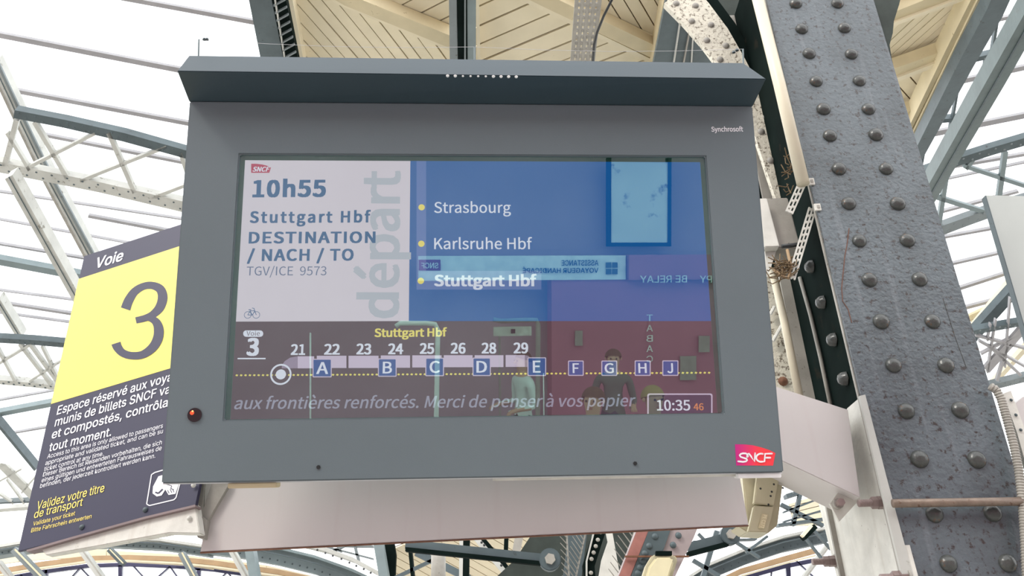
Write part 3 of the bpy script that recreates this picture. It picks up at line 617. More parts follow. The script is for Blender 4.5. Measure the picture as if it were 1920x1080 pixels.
RV = [(1492, 5), (1570, 5), (1503, 53), (1583, 51), (1517, 99), (1596, 100), (1530, 151), (1611, 150), (1544, 203), (1628, 203), (1556, 253), (1642, 251), (1573, 315), (1661, 315),
      (1591, 380), (1683, 380), (1611, 450), (1701, 449), (1630, 523), (1724, 522), (1652, 601), (1748, 601), (1675, 683), (1773, 683), (1699, 769), (1800, 767), (1724, 859), (1831, 860), (1752, 962), (1861, 960), (1778, 1055), (1889, 1054)]
for x, y in RV: inst(rm, 'rivet', col, CP.at(x, y + 2), (0, -1, 0), random.uniform(0.94, 1.05), random.uniform(0, 6))
# bolts on the shaded side and its light strip
SW = Plane((XL + 0.04, 0, 0), (-1, 0, 0))
for x, y in [(1520, 500), (1541, 567), (1562, 637), (1583, 710)]:
    inst(rivet_mesh('bolt', 0.03, 0.03, 6, 3, M_rivet), 'bolt', col, SW.at(x + 2, y), (-1, 0, 0), 1)
rs = [SW.at(x, y) + V((-0.006, 0, 0)) for x, y in [(1502, 520), (1522, 590), (1541, 670), (1561, 765)]]
MB().tube(rs, 0.008, 8).build('edge_bead', M_galvd, col, True)
# lichen rusty crack and stains on front
mb = MB(); pts = [(1592, 428), (1588, 460), (1584, 480), (1582, 500), (1578, 540), (1580, 565), (1590, 580), (1597, 605)]
mb.tube([CP.at(x, y) for x, y in pts], 0.0022, 5); mb.build('rust_crack', mat('orange_rust', srgb(104, 76, 66), 0.9, 0, 0.2, 40, 0), col)
for pts in [[(1768, 560), (1790, 630), (1812, 690)]]:
    MB().tube([CP.at(x, y) for x, y in pts], 0.0013, 5).build('paint_crack', M_rivet, col)

# far flange strip left of the shaded side
t = thing('rear_angle', 'rusty beige steel angle behind the thin conduit, left of the column', 'steel angle', YP(3.2).at(1500, 745))
MB().strip(YP(3.2), [(1470, 520), (1512, 760)], 10, 0.03).build('edge_strip', M_galvd, t)
MB().prism([YP(3.35).at(*p) for p in [(1422, 470), (1476, 500), (1515, 770), (1430, 760)]], (0, 0.02, 0)).build('plate', M_speck, t)
inst(rivet_mesh('bolt', 0.022, 0.02, 10, 3, M_rust), 'rivet', t, YP(3.35).at(1468, 715), (0, -1, 0))
MB().tube([YP(3.32).at(1449, 640), YP(3.32).at(1466, 610)], 0.008, 6).build('stub_pin', M_galv, t); MB().tube([YP(3.32).at(1444, 590), YP(3.32).at(1452, 575)], 0.008, 6).build('stub_pin', M_galv, t)
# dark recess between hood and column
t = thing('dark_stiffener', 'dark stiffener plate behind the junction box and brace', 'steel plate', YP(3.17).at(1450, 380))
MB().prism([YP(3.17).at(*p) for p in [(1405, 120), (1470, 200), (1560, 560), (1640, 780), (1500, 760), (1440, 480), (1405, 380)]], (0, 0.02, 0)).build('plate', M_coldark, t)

# speckled curved brace with rivets
t = thing('curved_brace', 'pale speckled riveted brace curving down behind the hood corner', 'brace', YP(3.05).at(1475, 380)); BR = YP(3.05)
bp = [(1268, -15), (1306, 25), (1342, 70), (1376, 122), (1406, 175), (1432, 240), (1455, 310), (1480, 385)]
MB().strip(BR, bp, [62, 60, 56, 48, 42, 40, 40, 40], 0.03).build('brace_plate', M_speck, t)
MB().strip(BR.near(1.01), [(x + 14, y - 10) for x, y in bp], [62, 60, 56, 48, 42, 40, 40, 40], 0.05).build('rear_angle', M_coldark, t)
r2 = rivet_mesh('rivet', 0.018, 0.012, 10, 3, M_galvd)
for x, y in [(1268, 7), (1304, 11), (1297, 40), (1333, 47), (1325, 76), (1361, 86), (1350, 112), (1437, 220), (1427, 247), (1457, 275), (1445, 301), (1462, 318)]:
    inst(r2, 'rivet', t, BR.at(x, y), (0, -1, -0.1), 1)

# conduits
def pipe(label, pts, wpx, Y, m=M_pipe, name='conduit', ends=True):
    pl = YP(Y); t = thing(name, label, 'pipe', pl.at(*pts[-1]))
    P = [pl.at(*p) for p in pts]; r = wpx / 2 * (P[len(P) // 2] - CAM).length / F * 0.93
    MB().tube(P, r, 20).build('pipe', m, t, True); return t, r
t, r = pipe('thick cream conduit running down the left edge of the column', [(1415, -25), (1462, 160), (1506, 345)], 22, 2.58)
pipe('thin cream conduit descending from the junction box to the arm', [(1448, 505), (1470, 600), (1500, 750)], 15, 2.9)
# ribbed conduit right of column
t = thing('ribbed_conduit', 'grey corrugated conduit running down the right edge of the column', 'pipe', YP(2.55).at(1925, 1080)); pl = YP(2.58)
cp = [(1856, 724), (1868, 731), (1877, 748), (1889, 790), (1901, 835), (1910, 880), (1917, 940), (1922, 1010), (1926, 1095)]
P = [pl.at(*p) for p in cp]; fine = []
for a, b in zip(P[:-1], P[1:]):
    n = max(2, int((b - a).length / 0.0045))
    fine += [a + (b - a) * (j / n) for j in range(n)]
MB().tube(fine, [0.0145 if (j // 1) % 2 else 0.0115 for j in range(len(fine))], 12).build('ribbed_pipe', M_galvd, t)
t = thing('edge_flange', 'pale riveted strip behind the corrugated conduit', 'steel plate', YP(2.75).at(1925, 900)); MB().strip(YP(2.75), [(1888, 735), (1915, 810), (1940, 900)], 16, 0.02).build('plate', M_galv, t)
for x, y in [(1896, 750), (1905, 778), (1914, 806)]: MB().dome(YP(2.745).at(x, y), (0, -1, 0), 0.006, None, 8, 2).build('rivet', M_dsteel, t)
t = thing('grey_box', 'mauve grey panel edge at the right border beside the corrugated conduit', 'panel', YP(2.9).at(1925, 820)); MB().prism([YP(2.9).at(*p) for p in [(1902, 758), (1918, 744), (2130, 725), (2150, 870), (1935, 850)]], (0, 0.1, 0)).build('panel', M_beam, t)
t = thing('blank_sign', 'pale grey blank metal panel at the right border', 'panel', YP(3.6).at(1925, 620)); PB = YP(3.6)
MB().prism([PB.at(*p) for p in [(1847, 366), (2200, 374), (2330, 800), (1975, 800), (1900, 545)]], (0, 0.03, 0)).build('panel', mat('pale_grey_enamel', srgb(172, 176, 172), 0.5, 0, 0.06, 3, 0.03, spots=srgb(130, 130, 122), spot_amt=-0.2, spot_scale=5), t)
MB().strip(PB.near(0.999), [(1848, 367), (1901, 545), (1975, 800)], 2, 0.035).build('rim', M_dsteel, t)

# junction box, perforated straps, nest
JP = YP(2.75)
t = thing('junction_box', 'weathered grey junction box between display and column', 'electrical box', JP.at(1460, 460))
MB().prism([JP.at(*p) for p in [(1420, 372), (1477, 370), (1499, 455), (1503, 466), (1434, 463)]], (0, 0.10, 0)).build('box_body', M_galvd, t, False, 0.004)
MB().prism([JP.near(0.985).at(*p) for p in [(1420, 372), (1438, 371), (1462, 462), (1434, 463)]], (0, 0.04, 0)).build('box_lid', M_galv, t, False, 0.003)
MB().prism([JP.at(*p) for p in [(1434, 463), (1458, 463), (1440, 518), (1437, 520)]], (0, 0.07, 0)).build('cable_entry', M_galv, t)
MB().tube([JP.near(0.98).at(1466, 462), JP.near(0.98).at(1502, 458)], 0.008, 10).build('gland', M_black, t, True)
def strap(label, a, b, wd, Y):
    pl = YP(Y); t = thing('perforated_strap', label, 'strap', pl.at(*b))
    dx, dy = b[0] - a[0], b[1] - a[1]; L = math.hypot(dx, dy); nx, ny = -dy / L, dx / L
    for s in (-0.42, 0, 0.42):
        MB().strip(pl, [(a[0] + nx * wd * s, a[1] + ny * wd * s), (b[0] + nx * wd * s, b[1] + ny * wd * s)], wd * 0.2, 0.006).build('strap_rail', M_galv, t)
    n = int(L / 12); mb = MB()
    for i in range(n + 1):
        for s in (-0.21, 0.21):
            f = min(0.97, i / n + (0.25 / n if s > 0 else 0)); x, y = a[0] + dx * f, a[1] + dy * f
            mb.strip(pl, [(x + nx * wd * s - dx / L * 2, y + ny * wd * s - dy / L * 2), (x + nx * wd * s + dx / L * 2, y + ny * wd * s + dy / L * 2)], wd * 0.24, 0.006)
    tag(mb.build('strap_ties', M_galv, t), kind='stuff'); return t
strap('upper slotted metal strap holding the junction box', (1512, 326), (1480, 398), 15, 2.66)
strap('lower slotted metal strap running from the column to the nest', (1524, 390), (1484, 522), 15, 2.68)
for lab, x, y in [('upper small pale clip on the left edge of the column', 1520, 342), ('lower small pale clip on the left edge of the column', 1532, 390)]:
    t = thing('clip_plate', lab, 'clip', CP.at(x, y)); MB().box(CP.at(x, y) + V((0, -0.005, 0)), (0.024, 0, 0), (0, 0.008, 0), (0, 0, 0.03)).build('clip', M_galv, t, False, 0.001)
    MB().box(CP.at(x + 1, y) + V((0, -0.010, 0)), (0.010, 0, 0), (0, 0.004, 0), (0, 0, 0.012)).build('stamp', M_galvd, t)
mb = MB(); npl = YP(2.68)
for k in range(46):
    c = npl.at(1466 + random.gauss(0, 10), 500 + random.gauss(0, 10)); d = V((random.uniform(-1, 1), random.uniform(-0.4, 0.4), random.uniform(-0.8, 0.4))) * 0.035
    mb.tube([c - d, c + V((random.uniform(-.01, .01), random.uniform(-.02, .01), -0.012)), c + d], 0.0022, 5)
t = mb.build('bird_nest', M_nest); tag(t, 'twiggy brown bird nest under the junction box', 'nest', None, 'stuff')
mb = MB()
for k in range(16):
    c = npl.at(1478 + random.gauss(0, 5), 315 + random.gauss(0, 18)); d = V((random.uniform(-1, 1), random.uniform(-0.4, 0.4), random.uniform(-1, 1))) * 0.03
    mb.tube([c - d, c + V((random.uniform(-.01, .01), 0, -0.01)), c + d], 0.0022, 5)
tag(mb.build('dry_twigs', M_nest), 'loose dry twigs caught above the junction box beside the conduit', 'twigs', None, 'stuff')
for pts in [[(1458, 460), (1462, 500), (1478, 520), (1482, 470)], [(1452, 465), (1448, 505), (1474, 526)]]:
    pass
mb = MB(); mb.tube([npl.at(*p) for p in [(1476, 468), (1483, 500), (1478, 522), (1466, 518), (1450, 505)]], 0.006, 8)
tag(mb.build('loose_cable', mat('tan_cable', srgb(150, 124, 92), 0.6), None, True), 'tan loop of cable hanging in the nest', 'cable')

# ================================================================== DISPLAY
DVu = c2w(V((-117, 6959, -F))).normalized()
DH = c2w(V((26940, -10, -F))); DH = (DH - DVu * DH.dot(DVu)).normalized()
DN = DH.cross(DVu).normalized()
if DN.dot(CAM - ray(885, 545) * 2.3 - CAM) < 0: DN = -DN
DC = CAM + ray(885, 545) * (2.35 / ray(885, 545).dot(ray(960, 540)))
DP = Plane(DC, DN)
def duv(px, py, wo=0.0):
    p = DP.at(px, py, wo) - DC; return p.dot(DH), p.dot(DVu)
def D(u, v, w_=0.0): return DC + DH * u + DVu * v + DN * w_
tl, tr, bl, br = duv(356, 187), duv(1411, 201), duv(302, 903), duv(1470, 889)
U0, U1 = (tl[0] + bl[0]) / 2, (tr[0] + br[0]) / 2; V1, V0 = (tl[1] + tr[1]) / 2, (bl[1] + br[1]) / 2
otl, otr, obl, obr = duv(449, 286), duv(1323, 296), duv(420, 785), duv(1357, 777)
u0, u1 = (otl[0] + obl[0]) / 2, (otr[0] + obr[0]) / 2; v1, v0 = (otl[1] + otr[1]) / 2, (obl[1] + obr[1]) / 2
print('BODY', tl, tr, bl, br); print('OPEN', otl, otr, obl, obr)
DT = 0.13
disp = thing('departure_display', 'large charcoal hooded departure display showing a train to Stuttgart', 'information display', D(0, V0, -0.06))
mb = MB()
O = [(U0, V0), (U1, V0), (U1, V1), (U0, V1)]; I = [(u0, v0), (u1, v0), (u1, v1), (u0, v1)]
vs = [D(*p) for p in O] + [D(*p) for p in I] + [D(*p, -0.018) for p in I] + [D(*p, -DT) for p in O]
fs = [(i, (i + 1) % 4, 4 + (i + 1) % 4, 4 + i) for i in range(4)] + [(4 + i, 4 + (i + 1) % 4, 8 + (i + 1) % 4, 8 + i) for i in range(4)] + [(i, 12 + i, 12 + (i + 1) % 4, (i + 1) % 4) for i in range(4)] + [(12, 13, 14, 15)]
mb.add(vs, fs).build('housing', M_house, disp, False, 0.0035)
g = 0.0035
mb = MB()
for (xa, xb, ya, yb) in [(U0 - g, U0, V0 - g, V1), (U1, U1 + g, V0 - g, V1), (U0, U1, V0 - g, V0)]:
    mb.prism([D(xa, ya, -0.022), D(xb, ya, -0.022), D(xb, yb, -0.022), D(xa, yb, -0.022)], DN * -0.1)
mb.build('lit_edge_rim', M_alu, disp)  # pale rim stands in for sky light on the housing's chamfered edge
uL, vL = duv(430, 905, -0.03); uM, _ = duv(521, 903, -0.03)
MB().box(D((uL + uM) / 2, V0 - 0.010, -0.04), DH * (uM - uL), DVu * 0.014, DN * 0.05).build('hinge_rail', M_creamb, disp, False, 0.002)
uL, _ = duv(1386, 895, 0); uM, _ = duv(1468, 893, 0)
MB().box(D((uL + uM) / 2, V0 - 0.008, -0.03), DH * (uM - uL), DVu * 0.014, DN * 0.04).build('hinge_rail', mat('white_lacquer', (0.9, 0.9, 0.9, 1), 0.3), disp, False, 0.002)
MB().box(D((uL - 0.35), V0 - 0.006, -0.05), DH * 0.7, DVu * 0.008, DN * 0.04).build('hinge_rail', M_galv, disp)
# hood: profile (u half widths, v, w)
hw = 0.11; hf = 0.035
a_, b_ = duv(332, 133, hw), duv(1437, 148, hw); c_, d_ = duv(354, 104, hf), duv(1394, 118, hf)
hx0, hx1, hv = a_[0], b_[0], (a_[1] + b_[1]) / 2; kx0, kx1, kv = c_[0], d_[0], (c_[1] + d_[1]) / 2
kx0 = hx0 + 0.004; kx1 = hx1 - 0.02
c0, d0 = duv(354, 104, hf), duv(1394, 118, hf)
P_lip0, P_lip1 = D(hx0, a_[1], hw), D(hx1, b_[1], hw)
P_bt0, P_bt1 = D(U0 - 0.002, V1, 0), D(U1 + 0.002, V1, 0)
P_ft0, P_ft1 = D(c0[0], c0[1], hf), D(d0[0], d0[1], hf)
P_bk0, P_bk1 = D(U0, V1 + 0.02, -DT), D(U1, V1 + 0.02, -DT)
P_bb0, P_bb1 = D(U0, V1, -DT), D(U1, V1, -DT)
mb = MB(); mb.add([P_bt0, P_lip0, P_ft0, P_bk0, P_bb0, P_bt1, P_lip1, P_ft1, P_bk1, P_bb1],
   [(0, 1, 2, 3, 4), (9, 8, 7, 6, 5), (0, 5, 6, 1), (1, 6, 7, 2), (2, 7, 8, 3), (3, 8, 9, 4), (4, 9, 5, 0)])
mb.build('hood', M_hood, disp, False, 0.002)
hm = rivet_mesh('vent', 0.0052, 0.004, 12, 3, mat('white_vent_daylight', (0.95, 0.95, 0.92, 1), 0.3))  # white domes stand for sky light showing through the vent holes
nrm = (P_lip1 - P_lip0).cross(P_bt0 - P_lip0).normalized()
if nrm.dot(CAM - P_lip0) < 0: nrm = -nrm
for k in range(9 + 1):
    f = k / 9; x = 828 + f * 129; q = (x - 332) / (1437 - 332)
    p = P_lip0 + (P_lip1 - P_lip0) * q; bq = P_bt0 + (P_bt1 - P_bt0) * q
    inst(hm, 'vent_light_dot', disp, p + (bq - p) * 0.04, nrm, 1.0 if k in (0, 1, 7, 8, 9, 6) else 0.7)
for ux in (-0.35, 0.35):
    c_ = D(ux, -0.1, -DT); MB().box(V((c_.x, (c_.y + 2.55) / 2 - 0.01, c_.z)), (0.08, 0, 0), (0, 2.56 - c_.y + 0.03, 0), (0, 0, 0.10)).build('mounting_bracket', M_galvd, disp)
# anti-bird wire and posts
wp = []
for x, y, yt in [(373, 103, 74), (890, 113, 88), (1393, 120, 92)]:
    b = DP.at(x, y, 0.0); b = CAM + (b - CAM) * 1.0; tp = DP.at(x, yt, 0.0); wp.append(tp)
    MB().tube([b - DVu * 0.03, b + (tp - b)], 0.0028, 8).build('wire_post', M_gsteel, disp)
pts = []
for a, b in zip(wp[:-1], wp[1:]):
    pts += [a + (b - a) * f - DVu * 0.012 * math.sin(f * math.pi) for f in (0, .25, .5, .75)]
MB().tube(pts + [wp[-1]], 0.0006, 6).build('bird_wire', M_alu, disp)
for k, (x, y) in enumerate([(383, 75), (388, 75), (1382, 95), (1376, 99)]): MB().dome(DP.at(x, y, 0), DVu, 0.006, 0.008, 8, 3).build('wire_crimp', M_dsteel, disp)
# bezel ring, screen, glass
bw = 0.013
mb = MB()
for (xa, xb, ya, yb) in [(u0, u1, v1 - bw, v1), (u0, u0 + bw, v0, v1), (u1 - bw, u1, v0, v1), (u0, u1, v0, v0 + 0.002)]:
    mb.prism([D(xa, ya, -0.0155), D(xb, ya, -0.0155), D(xb, yb, -0.0155), D(xa, yb, -0.0155)], DN * -0.004)
mb.build('bezel', M_bezel, disp)
SW_ = -0.017
def S(px, py, l=0): return DP.at(px, py, SW_ + 0.0004 * l)
def sE(name, r, g_, b, k=1.0): return emit(name, srgb(r, g_, b), k)
E_white = sE('screen_white', 226, 216, 228, 0.86); E_blue = sE('screen_blue', 28, 92, 160, 1.0); E_dark = sE('screen_dark', 84, 62, 72, 1.0)
E_tblue = sE('screen_text_blue', 52, 96, 140); E_tgrey = sE('screen_text_grey', 96, 112, 145); E_wm = sE('screen_watermark', 192, 196, 208, 0.86)
E_wt = sE('screen_text_white', 226, 228, 244, 0.95); E_strip = sE('screen_line_band', 92, 118, 178); E_yel = sE('screen_yellow', 240, 222, 110, 0.95)
E_mauve = sE('screen_carriage', 205, 188, 212, 0.95); E_nose = sE('screen_carriage_nose', 150, 132, 156); E_sq = sE('screen_sign_blue', 42, 78, 146); E_scroll = sE('screen_scroll_text', 152, 148, 168)
E_or = sE('screen_orange', 226, 140, 84, 0.9); E_red = sE('screen_logo_red', 180, 60, 90); E_ck = sE('screen_clock_ground', 62, 52, 76)
screen = MB().quad(D(u0, v0, SW_), D(u1, v0, SW_), D(u1, v1, SW_), D(u0, v1, SW_)).build('screen', E_dark, disp)
def rect(mb, x0, y0, x1, y1, l=1): return mb.poly([S(x0, y0, l), S(x1, y0, l), S(x1, y1, l), S(x0, y1, l)])
MB().poly([S(457, 294, 1), S(769.5, 301, 1), S(766.5, 602, 1), S(440, 603, 1)]).build('departure_panel', E_white, screen)
MB().poly([S(769.5, 301, 1), S(1318, 303, 1), S(1338, 602, 1), S(766.5, 602, 1)]).build('route_panel', E_blue, screen)
def stext(mb, s, x0, y0, x1, y1, cap, l=3, bold=0.0, shear=0.0, sp=1.0):
    p0, p1 = S(x0, y0, l), S(x1, y1, l); X = (p1 - p0).normalized(); Y = DN.cross(X); h = (S(x0, y0 - cap, l) - p0).length
    return text(mb, s, p0, p1, p0 + Y * h, bold, shear, sp)
mb = MB(); stext(mb, '10h55', 473, 369, 611, 368, 30, bold=0.02, sp=1.05); stext(mb, 'Stuttgart Hbf', 468, 417.5, 695, 416.5, 20.5, bold=0.017, sp=1.1)
stext(mb, 'DESTINATION', 466, 456, 704, 455, 20.5, bold=0.016, sp=1.05); stext(mb, '/ NACH / TO', 463, 489, 663, 488, 21, bold=0.016, sp=1.05); mb.build('departure_lettering', E_tblue, screen)
mb = MB(); stext(mb, 'TGV/ICE  9573', 462, 516.5, 612, 516, 16.5); mb.build('train_number_lettering', E_tgrey, screen)
mb = MB(); p0, p1, pt = S(746, 597, 2), S(749, 320, 2), S(675, 597, 2); text(mb, 'départ', p0, p1, pt, 0.012); mb.build('watermark_lettering', E_wm, screen)
# bicycle pictogram
mb = MB(); a, b = DH, DVu; r = (S(464, 590, 3) - S(457, 590, 3)).length
c1, c2 = S(464.5, 590.5, 3), S(480.5, 590.5, 3)
for c in (c1, c2): mb.ring(c, a, b, r * 0.86, r, 20)
def sl(mb, x0, y0, x1, y1, wd, l=3):
    p, q = S(x0, y0, l), S(x1, y1, l); d = (q - p).normalized(); n = DN.cross(d) * (wd / 2 * 2.35 / F); return mb.poly([p - n, q - n, q + n, p + n])
for s_ in [(464.5, 590.5, 469, 583, 1.2), (469, 583, 478, 582.5, 1.2), (469, 583, 473, 591, 1.2), (473, 591, 478, 582.5, 1.2), (480.5, 590.5, 476, 578, 1.2), (464.5, 590.5, 473, 591, 1.2), (466, 581, 471, 581, 1.6), (472.5, 577.5, 477, 578.5, 1.2)]: sl(mb, *s_)
mb.build('bicycle_symbol', E_tblue, screen)
def logo(pfn, name, parent, m_bg, m_txt, poly, tx, cap_bold=0.015):
    o = MB().poly([pfn(x, y, 2) for x, y in poly]).build(name, m_bg, parent)
    return o
MB().poly([S(x, y, 2) for x, y in [(471, 307), (480, 307), (492, 308.5), (500, 310.5), (508, 314), (505, 324), (471, 324)]]).build('logo_patch', E_red, screen)
mb = MB(); stext(mb, 'SNCF', 473, 321.5, 504, 321.5, 8.5, 3, 0.015, 0.25); mb.build('logo_lettering', E_wt, screen)
rect(MB(), 781, 302, 799, 508, 2).build('line_band', E_strip, screen)
rect(MB(), 781, 508, 1015, 543, 2).build('highlight_band', E_strip, screen)
rr = (S(796, 400) - S(790, 400)).length
for x, y in [(790.5, 388.7), (790, 457), (789, 526.6)]: MB().disc(S(x, y, 3), a, b, rr).build('stop_dot', E_yel, screen)
mb = MB(); stext(mb, 'Strasbourg', 814, 399, 958, 399, 20, bold=0.004); stext(mb, 'Karlsruhe Hbf', 814, 467, 998, 467, 20.5, bold=0.004); stext(mb, 'Stuttgart Hbf', 814, 536, 1006.5, 536, 20, bold=0.018); mb.build('stop_lettering', E_wt, screen)
mb = MB(); stext(mb, 'Stuttgart Hbf', 702, 631.5, 838, 630.5, 15, bold=0.016); mb.build('destination_lettering', E_yel, screen)
def rrect(mb, x0, y0, x1, y1, r, l=2):
    pts = []
    for cx, cy, a0_ in [(x1 - r, y0 + r, -90), (x1 - r, y1 - r, 0), (x0 + r, y1 - r, 90), (x0 + r, y0 + r, 180)]:
        for k in range(5): t_ = math.radians(a0_ + k * 22.5); pts.append(S(cx + r * math.cos(t_), cy + r * math.sin(t_), l))
    return mb.poly(pts)
rrect(MB(), 456, 619.5, 493.5, 631.5, 5.5).build('track_pill', E_wt, screen)
mb = MB(); stext(mb, 'Voie', 462, 629.3, 487, 629.3, 8.5); mb.build('track_pill_lettering', E_dark, screen)
mb = MB(); stext(mb, '3', 461.5, 666, 485, 666, 31, bold=0.018); [stext(mb, s_, x0, yy, x1, yy, 19, bold=0.015) for s_, x0, x1, yy in [('21', 545, 572, 665), ('22', 607.5, 637, 664.5), ('23', 668, 696, 664), ('24', 727.6, 756, 663.7), ('25', 787, 814, 663), ('26', 845, 873, 662.5), ('28', 903, 930.6, 662.3), ('29', 963, 990.5, 662)]]
mb.build('carriage_numbers', E_wt, screen)
rect(MB(), 445.5, 671, 498, 673.5, 2).build('track_underline', E_wt, screen)
rect(MB(), 558, 668, 589, 690.6, 2).build('carriage_bar', E_mauve, screen)
MB().poly([S(x, y, 2) for x, y in [(528, 690.6), (529, 684), (534, 677), (544, 670.5), (557.7, 668), (557.7, 690.6)]]).build('carriage_nose', E_nose, screen)
for x0, x1, y0, y1 in [(594, 649.5, 667, 690), (653.5, 709.7, 667, 690), (714, 768.8, 666.5, 689.5), (773, 828, 666.2, 689), (832, 886, 666, 688.5), (890, 944, 666, 688.3), (948, 984, 665.7, 688)]:
    rect(MB(), x0, y0, x1, y1, 2).build('carriage_bar', E_mauve, screen)
MB().poly([S(x, y, 2) for x, y in [(984, 665.7), (990, 667), (996, 672), (999, 680), (1000, 688), (984, 688)]]).build('carriage_nose', E_nose, screen)
mb = MB(); x = 444
while x < 1336:
    y = 703.7 - (x - 443) * 0.0055; mb.poly([S(x - 2.8, y + .8, 3), S(x - 1, y - 2, 3), S(x + 2.8, y - .8, 3), S(x + 1, y + 2, 3)]); x += 8.2
tag(mb.build('dotted_line', E_yel, screen), kind='stuff')
r20 = (S(546.6, 702) - S(526.6, 702)).length
MB().ring(S(526.6, 702, 4), a, b, r20 * 0.83, r20).build('locator_ring', E_wt, screen); MB().disc(S(526.6, 702, 4), a, b, r20 * 0.48).build('locator_dot', E_wt, screen)
for ch, x0, x1, y0, y1 in [('A', 586, 622, 672.7, 707.5), ('B', 708.6, 743.6, 672, 706.4), ('C', 797.5, 832.5, 670.7, 705.3), ('D', 886, 920.3, 670.5, 705), ('E', 989, 1024, 670, 705), ('F', 1065, 1094.5, 676, 704.7), ('G', 1127.5, 1157.3, 676, 704.7), ('H', 1190, 1220, 675.7, 704.7), ('J', 1241.8, 1272, 675.7, 704.7)]:
    o = rrect(MB(), x0, y0, x1, y1, 2, 4).build('zone_square', E_mauve, screen)
    mb = rrect(MB(), x0 + 1.8, y0 + 1.8, x1 - 1.8, y1 - 1.8, 1.2, 5); mb.build('zone_square_face', E_sq, screen)
    mb = MB(); wl = {'A': .62, 'B': .5, 'C': .56, 'D': .58, 'E': .42, 'F': .4, 'G': .58, 'H': .52, 'J': .36}[ch] * (x1 - x0); cx = (x0 + x1) / 2
    stext(mb, ch, cx - wl / 2, y1 - (y1 - y0) * .19, cx + wl / 2, y1 - (y1 - y0) * .19, (y1 - y0) * .62, 6, 0.008); mb.build('zone_letter', E_wt, screen)
mb = MB(); stext(mb, 'aux frontières renforcés. Merci de penser à vos papier', 438, 767, 1189, 761.5, 22, bold=0.006, shear=0.21); mb.build('scrolling_lettering', E_scroll, screen)
rrect(MB(), 1213.6, 737.7, 1336, 782, 4, 2).build('clock_frame', E_mauve, screen); rrect(MB(), 1216.4, 740.3, 1333.4, 782, 3, 3).build('clock_ground', E_ck, screen)
mb = MB(); stext(mb, '10:35', 1232, 769.5, 1294.5, 769.3, 19, 4, 0.008); mb.build('clock_digits', E_wt, screen)
mb = MB(); stext(mb, '46', 1300.7, 769, 1319.5, 769, 12.5, 4, 0.008); mb.build('clock_seconds', E_or, screen)
MB().prism([D(u0 + .001, v0 + .001, -0.011), D(u1 - .001, v0 + .001, -0.011), D(u1 - .001, v1 - .001, -0.011), D(u0 + .001, v1 - .001, -0.011)][::1], DN * 0.0).f
MB().quad(D(u0 + .0005, v0 + .0005, -0.009), D(u1 - .0005, v0 + .0005, -0.009), D(u1 - .0005, v1 - .0005, -0.009), D(u0 + .0005, v1 - .0005, -0.009)).build('front_glass', M_glass, disp)
# on the housing
def H(px, py, l=1): return DP.at(px, py, 0.0005 * l)
mb = MB(); p0, p1 = H(1334, 246.7), H(1393.5, 246.3); text(mb, 'Synchrosoft', p0, p1, p0 + DVu * (H(1334, 238) - p0).length, 0.012); mb.build('maker_lettering', M_print, disp)
# operator badge: gradient
mg = bpy.data.materials.new('badge_red_gradient'); mg.use_nodes = True; nt = mg.node_tree; bb = nt.nodes['Principled BSDF']; bb.inputs['Roughness'].default_value = 0.35
at = nt.nodes.new('ShaderNodeAttribute'); at.attribute_name = 'grad'; rp = nt.nodes.new('ShaderNodeValToRGB')
rp.color_ramp.elements[0].color = srgb(190, 36, 130); rp.color_ramp.elements[1].color = srgb(244, 62, 72); rp.color_ramp.elements[1].position = 0.55
nt.links.new(at.outputs['Fac'], rp.inputs[0]); nt.links.new(rp.outputs[0], bb.inputs['Base Color'])
top = [(1378, 833), (1396, 833.2), (1412, 835), (1428, 839), (1443, 844), (1454, 849.5)]; bot = [(1380.5, 872.8), (1395, 872.8), (1409, 872.8), (1423, 872.9), (1437, 873), (1449.5, 873)]
mb = MB(); n = len(top); mb.add([H(*p) for p in top] + [H(*p) for p in bot] + [], [(i, i + 1, n + i + 1, n + i) for i in range(n - 1)])
bo = mb.build('operator_badge', mg, disp); at_ = bo.data.attributes.new('grad', 'FLOAT', 'POINT')
for i in range(n): at_.data[i].value = i / (n - 1); at_.data[n + i].value = i / (n - 1)
# badge letters drawn as heavy strokes so they join like the emblem
def stroke(mb, pts, wd, pf, l):
    P = [pf(x, y, l) for x, y in pts]; hwid = wd / 2 * 2.28 / F; Lp, Rp = [], []
    for i, p in enumerate(P):
        d = (P[min(i + 1, len(P) - 1)] - P[max(i - 1, 0)]).normalized(); nn = DN.cross(d) * hwid; Lp.append(p + nn); Rp.append(p - nn)
    m_ = len(P); mb.add(Lp + Rp, [(i, i + 1, m_ + i + 1, m_ + i) for i in range(m_ - 1)])
    for p in (P[0], P[-1]): mb.disc(p, DH, DVu, hwid, 10)
cz = lambda x, y: (1360 + x / 12, 820 + y / 12)
def arc(cx, cy, rx, ry, a0_, a1_, n=12): return [cz(cx + rx * math.cos(math.radians(a0_ + (a1_ - a0_) * k / n)), cy + ry * math.sin(math.radians(a0_ + (a1_ - a0_) * k / n))) for k in range(n + 1)]
mb = MB()
stroke(mb, [cz(510, 430), cz(500, 385), cz(460, 362), cz(400, 360), cz(345, 375), cz(322, 405), cz(345, 440), cz(420, 465), cz(480, 485), cz(492, 510), cz(465, 540), cz(400, 552), cz(290, 540)], 3.2, H, 3)
stroke(mb, [cz(490, 440), cz(495, 375), cz(530, 365), cz(580, 430), cz(655, 545), cz(670, 360)], 3.2, H, 4)
stroke(mb, arc(805, 458, 110, 92, -70, -285, 14) + [cz(880, 545), cz(895, 370), cz(1048, 365)], 3.2, H, 5); stroke(mb, [cz(895, 458), cz(1010, 458)], 3.2, H, 6)
mb.build('badge_lettering', M_print, disp)
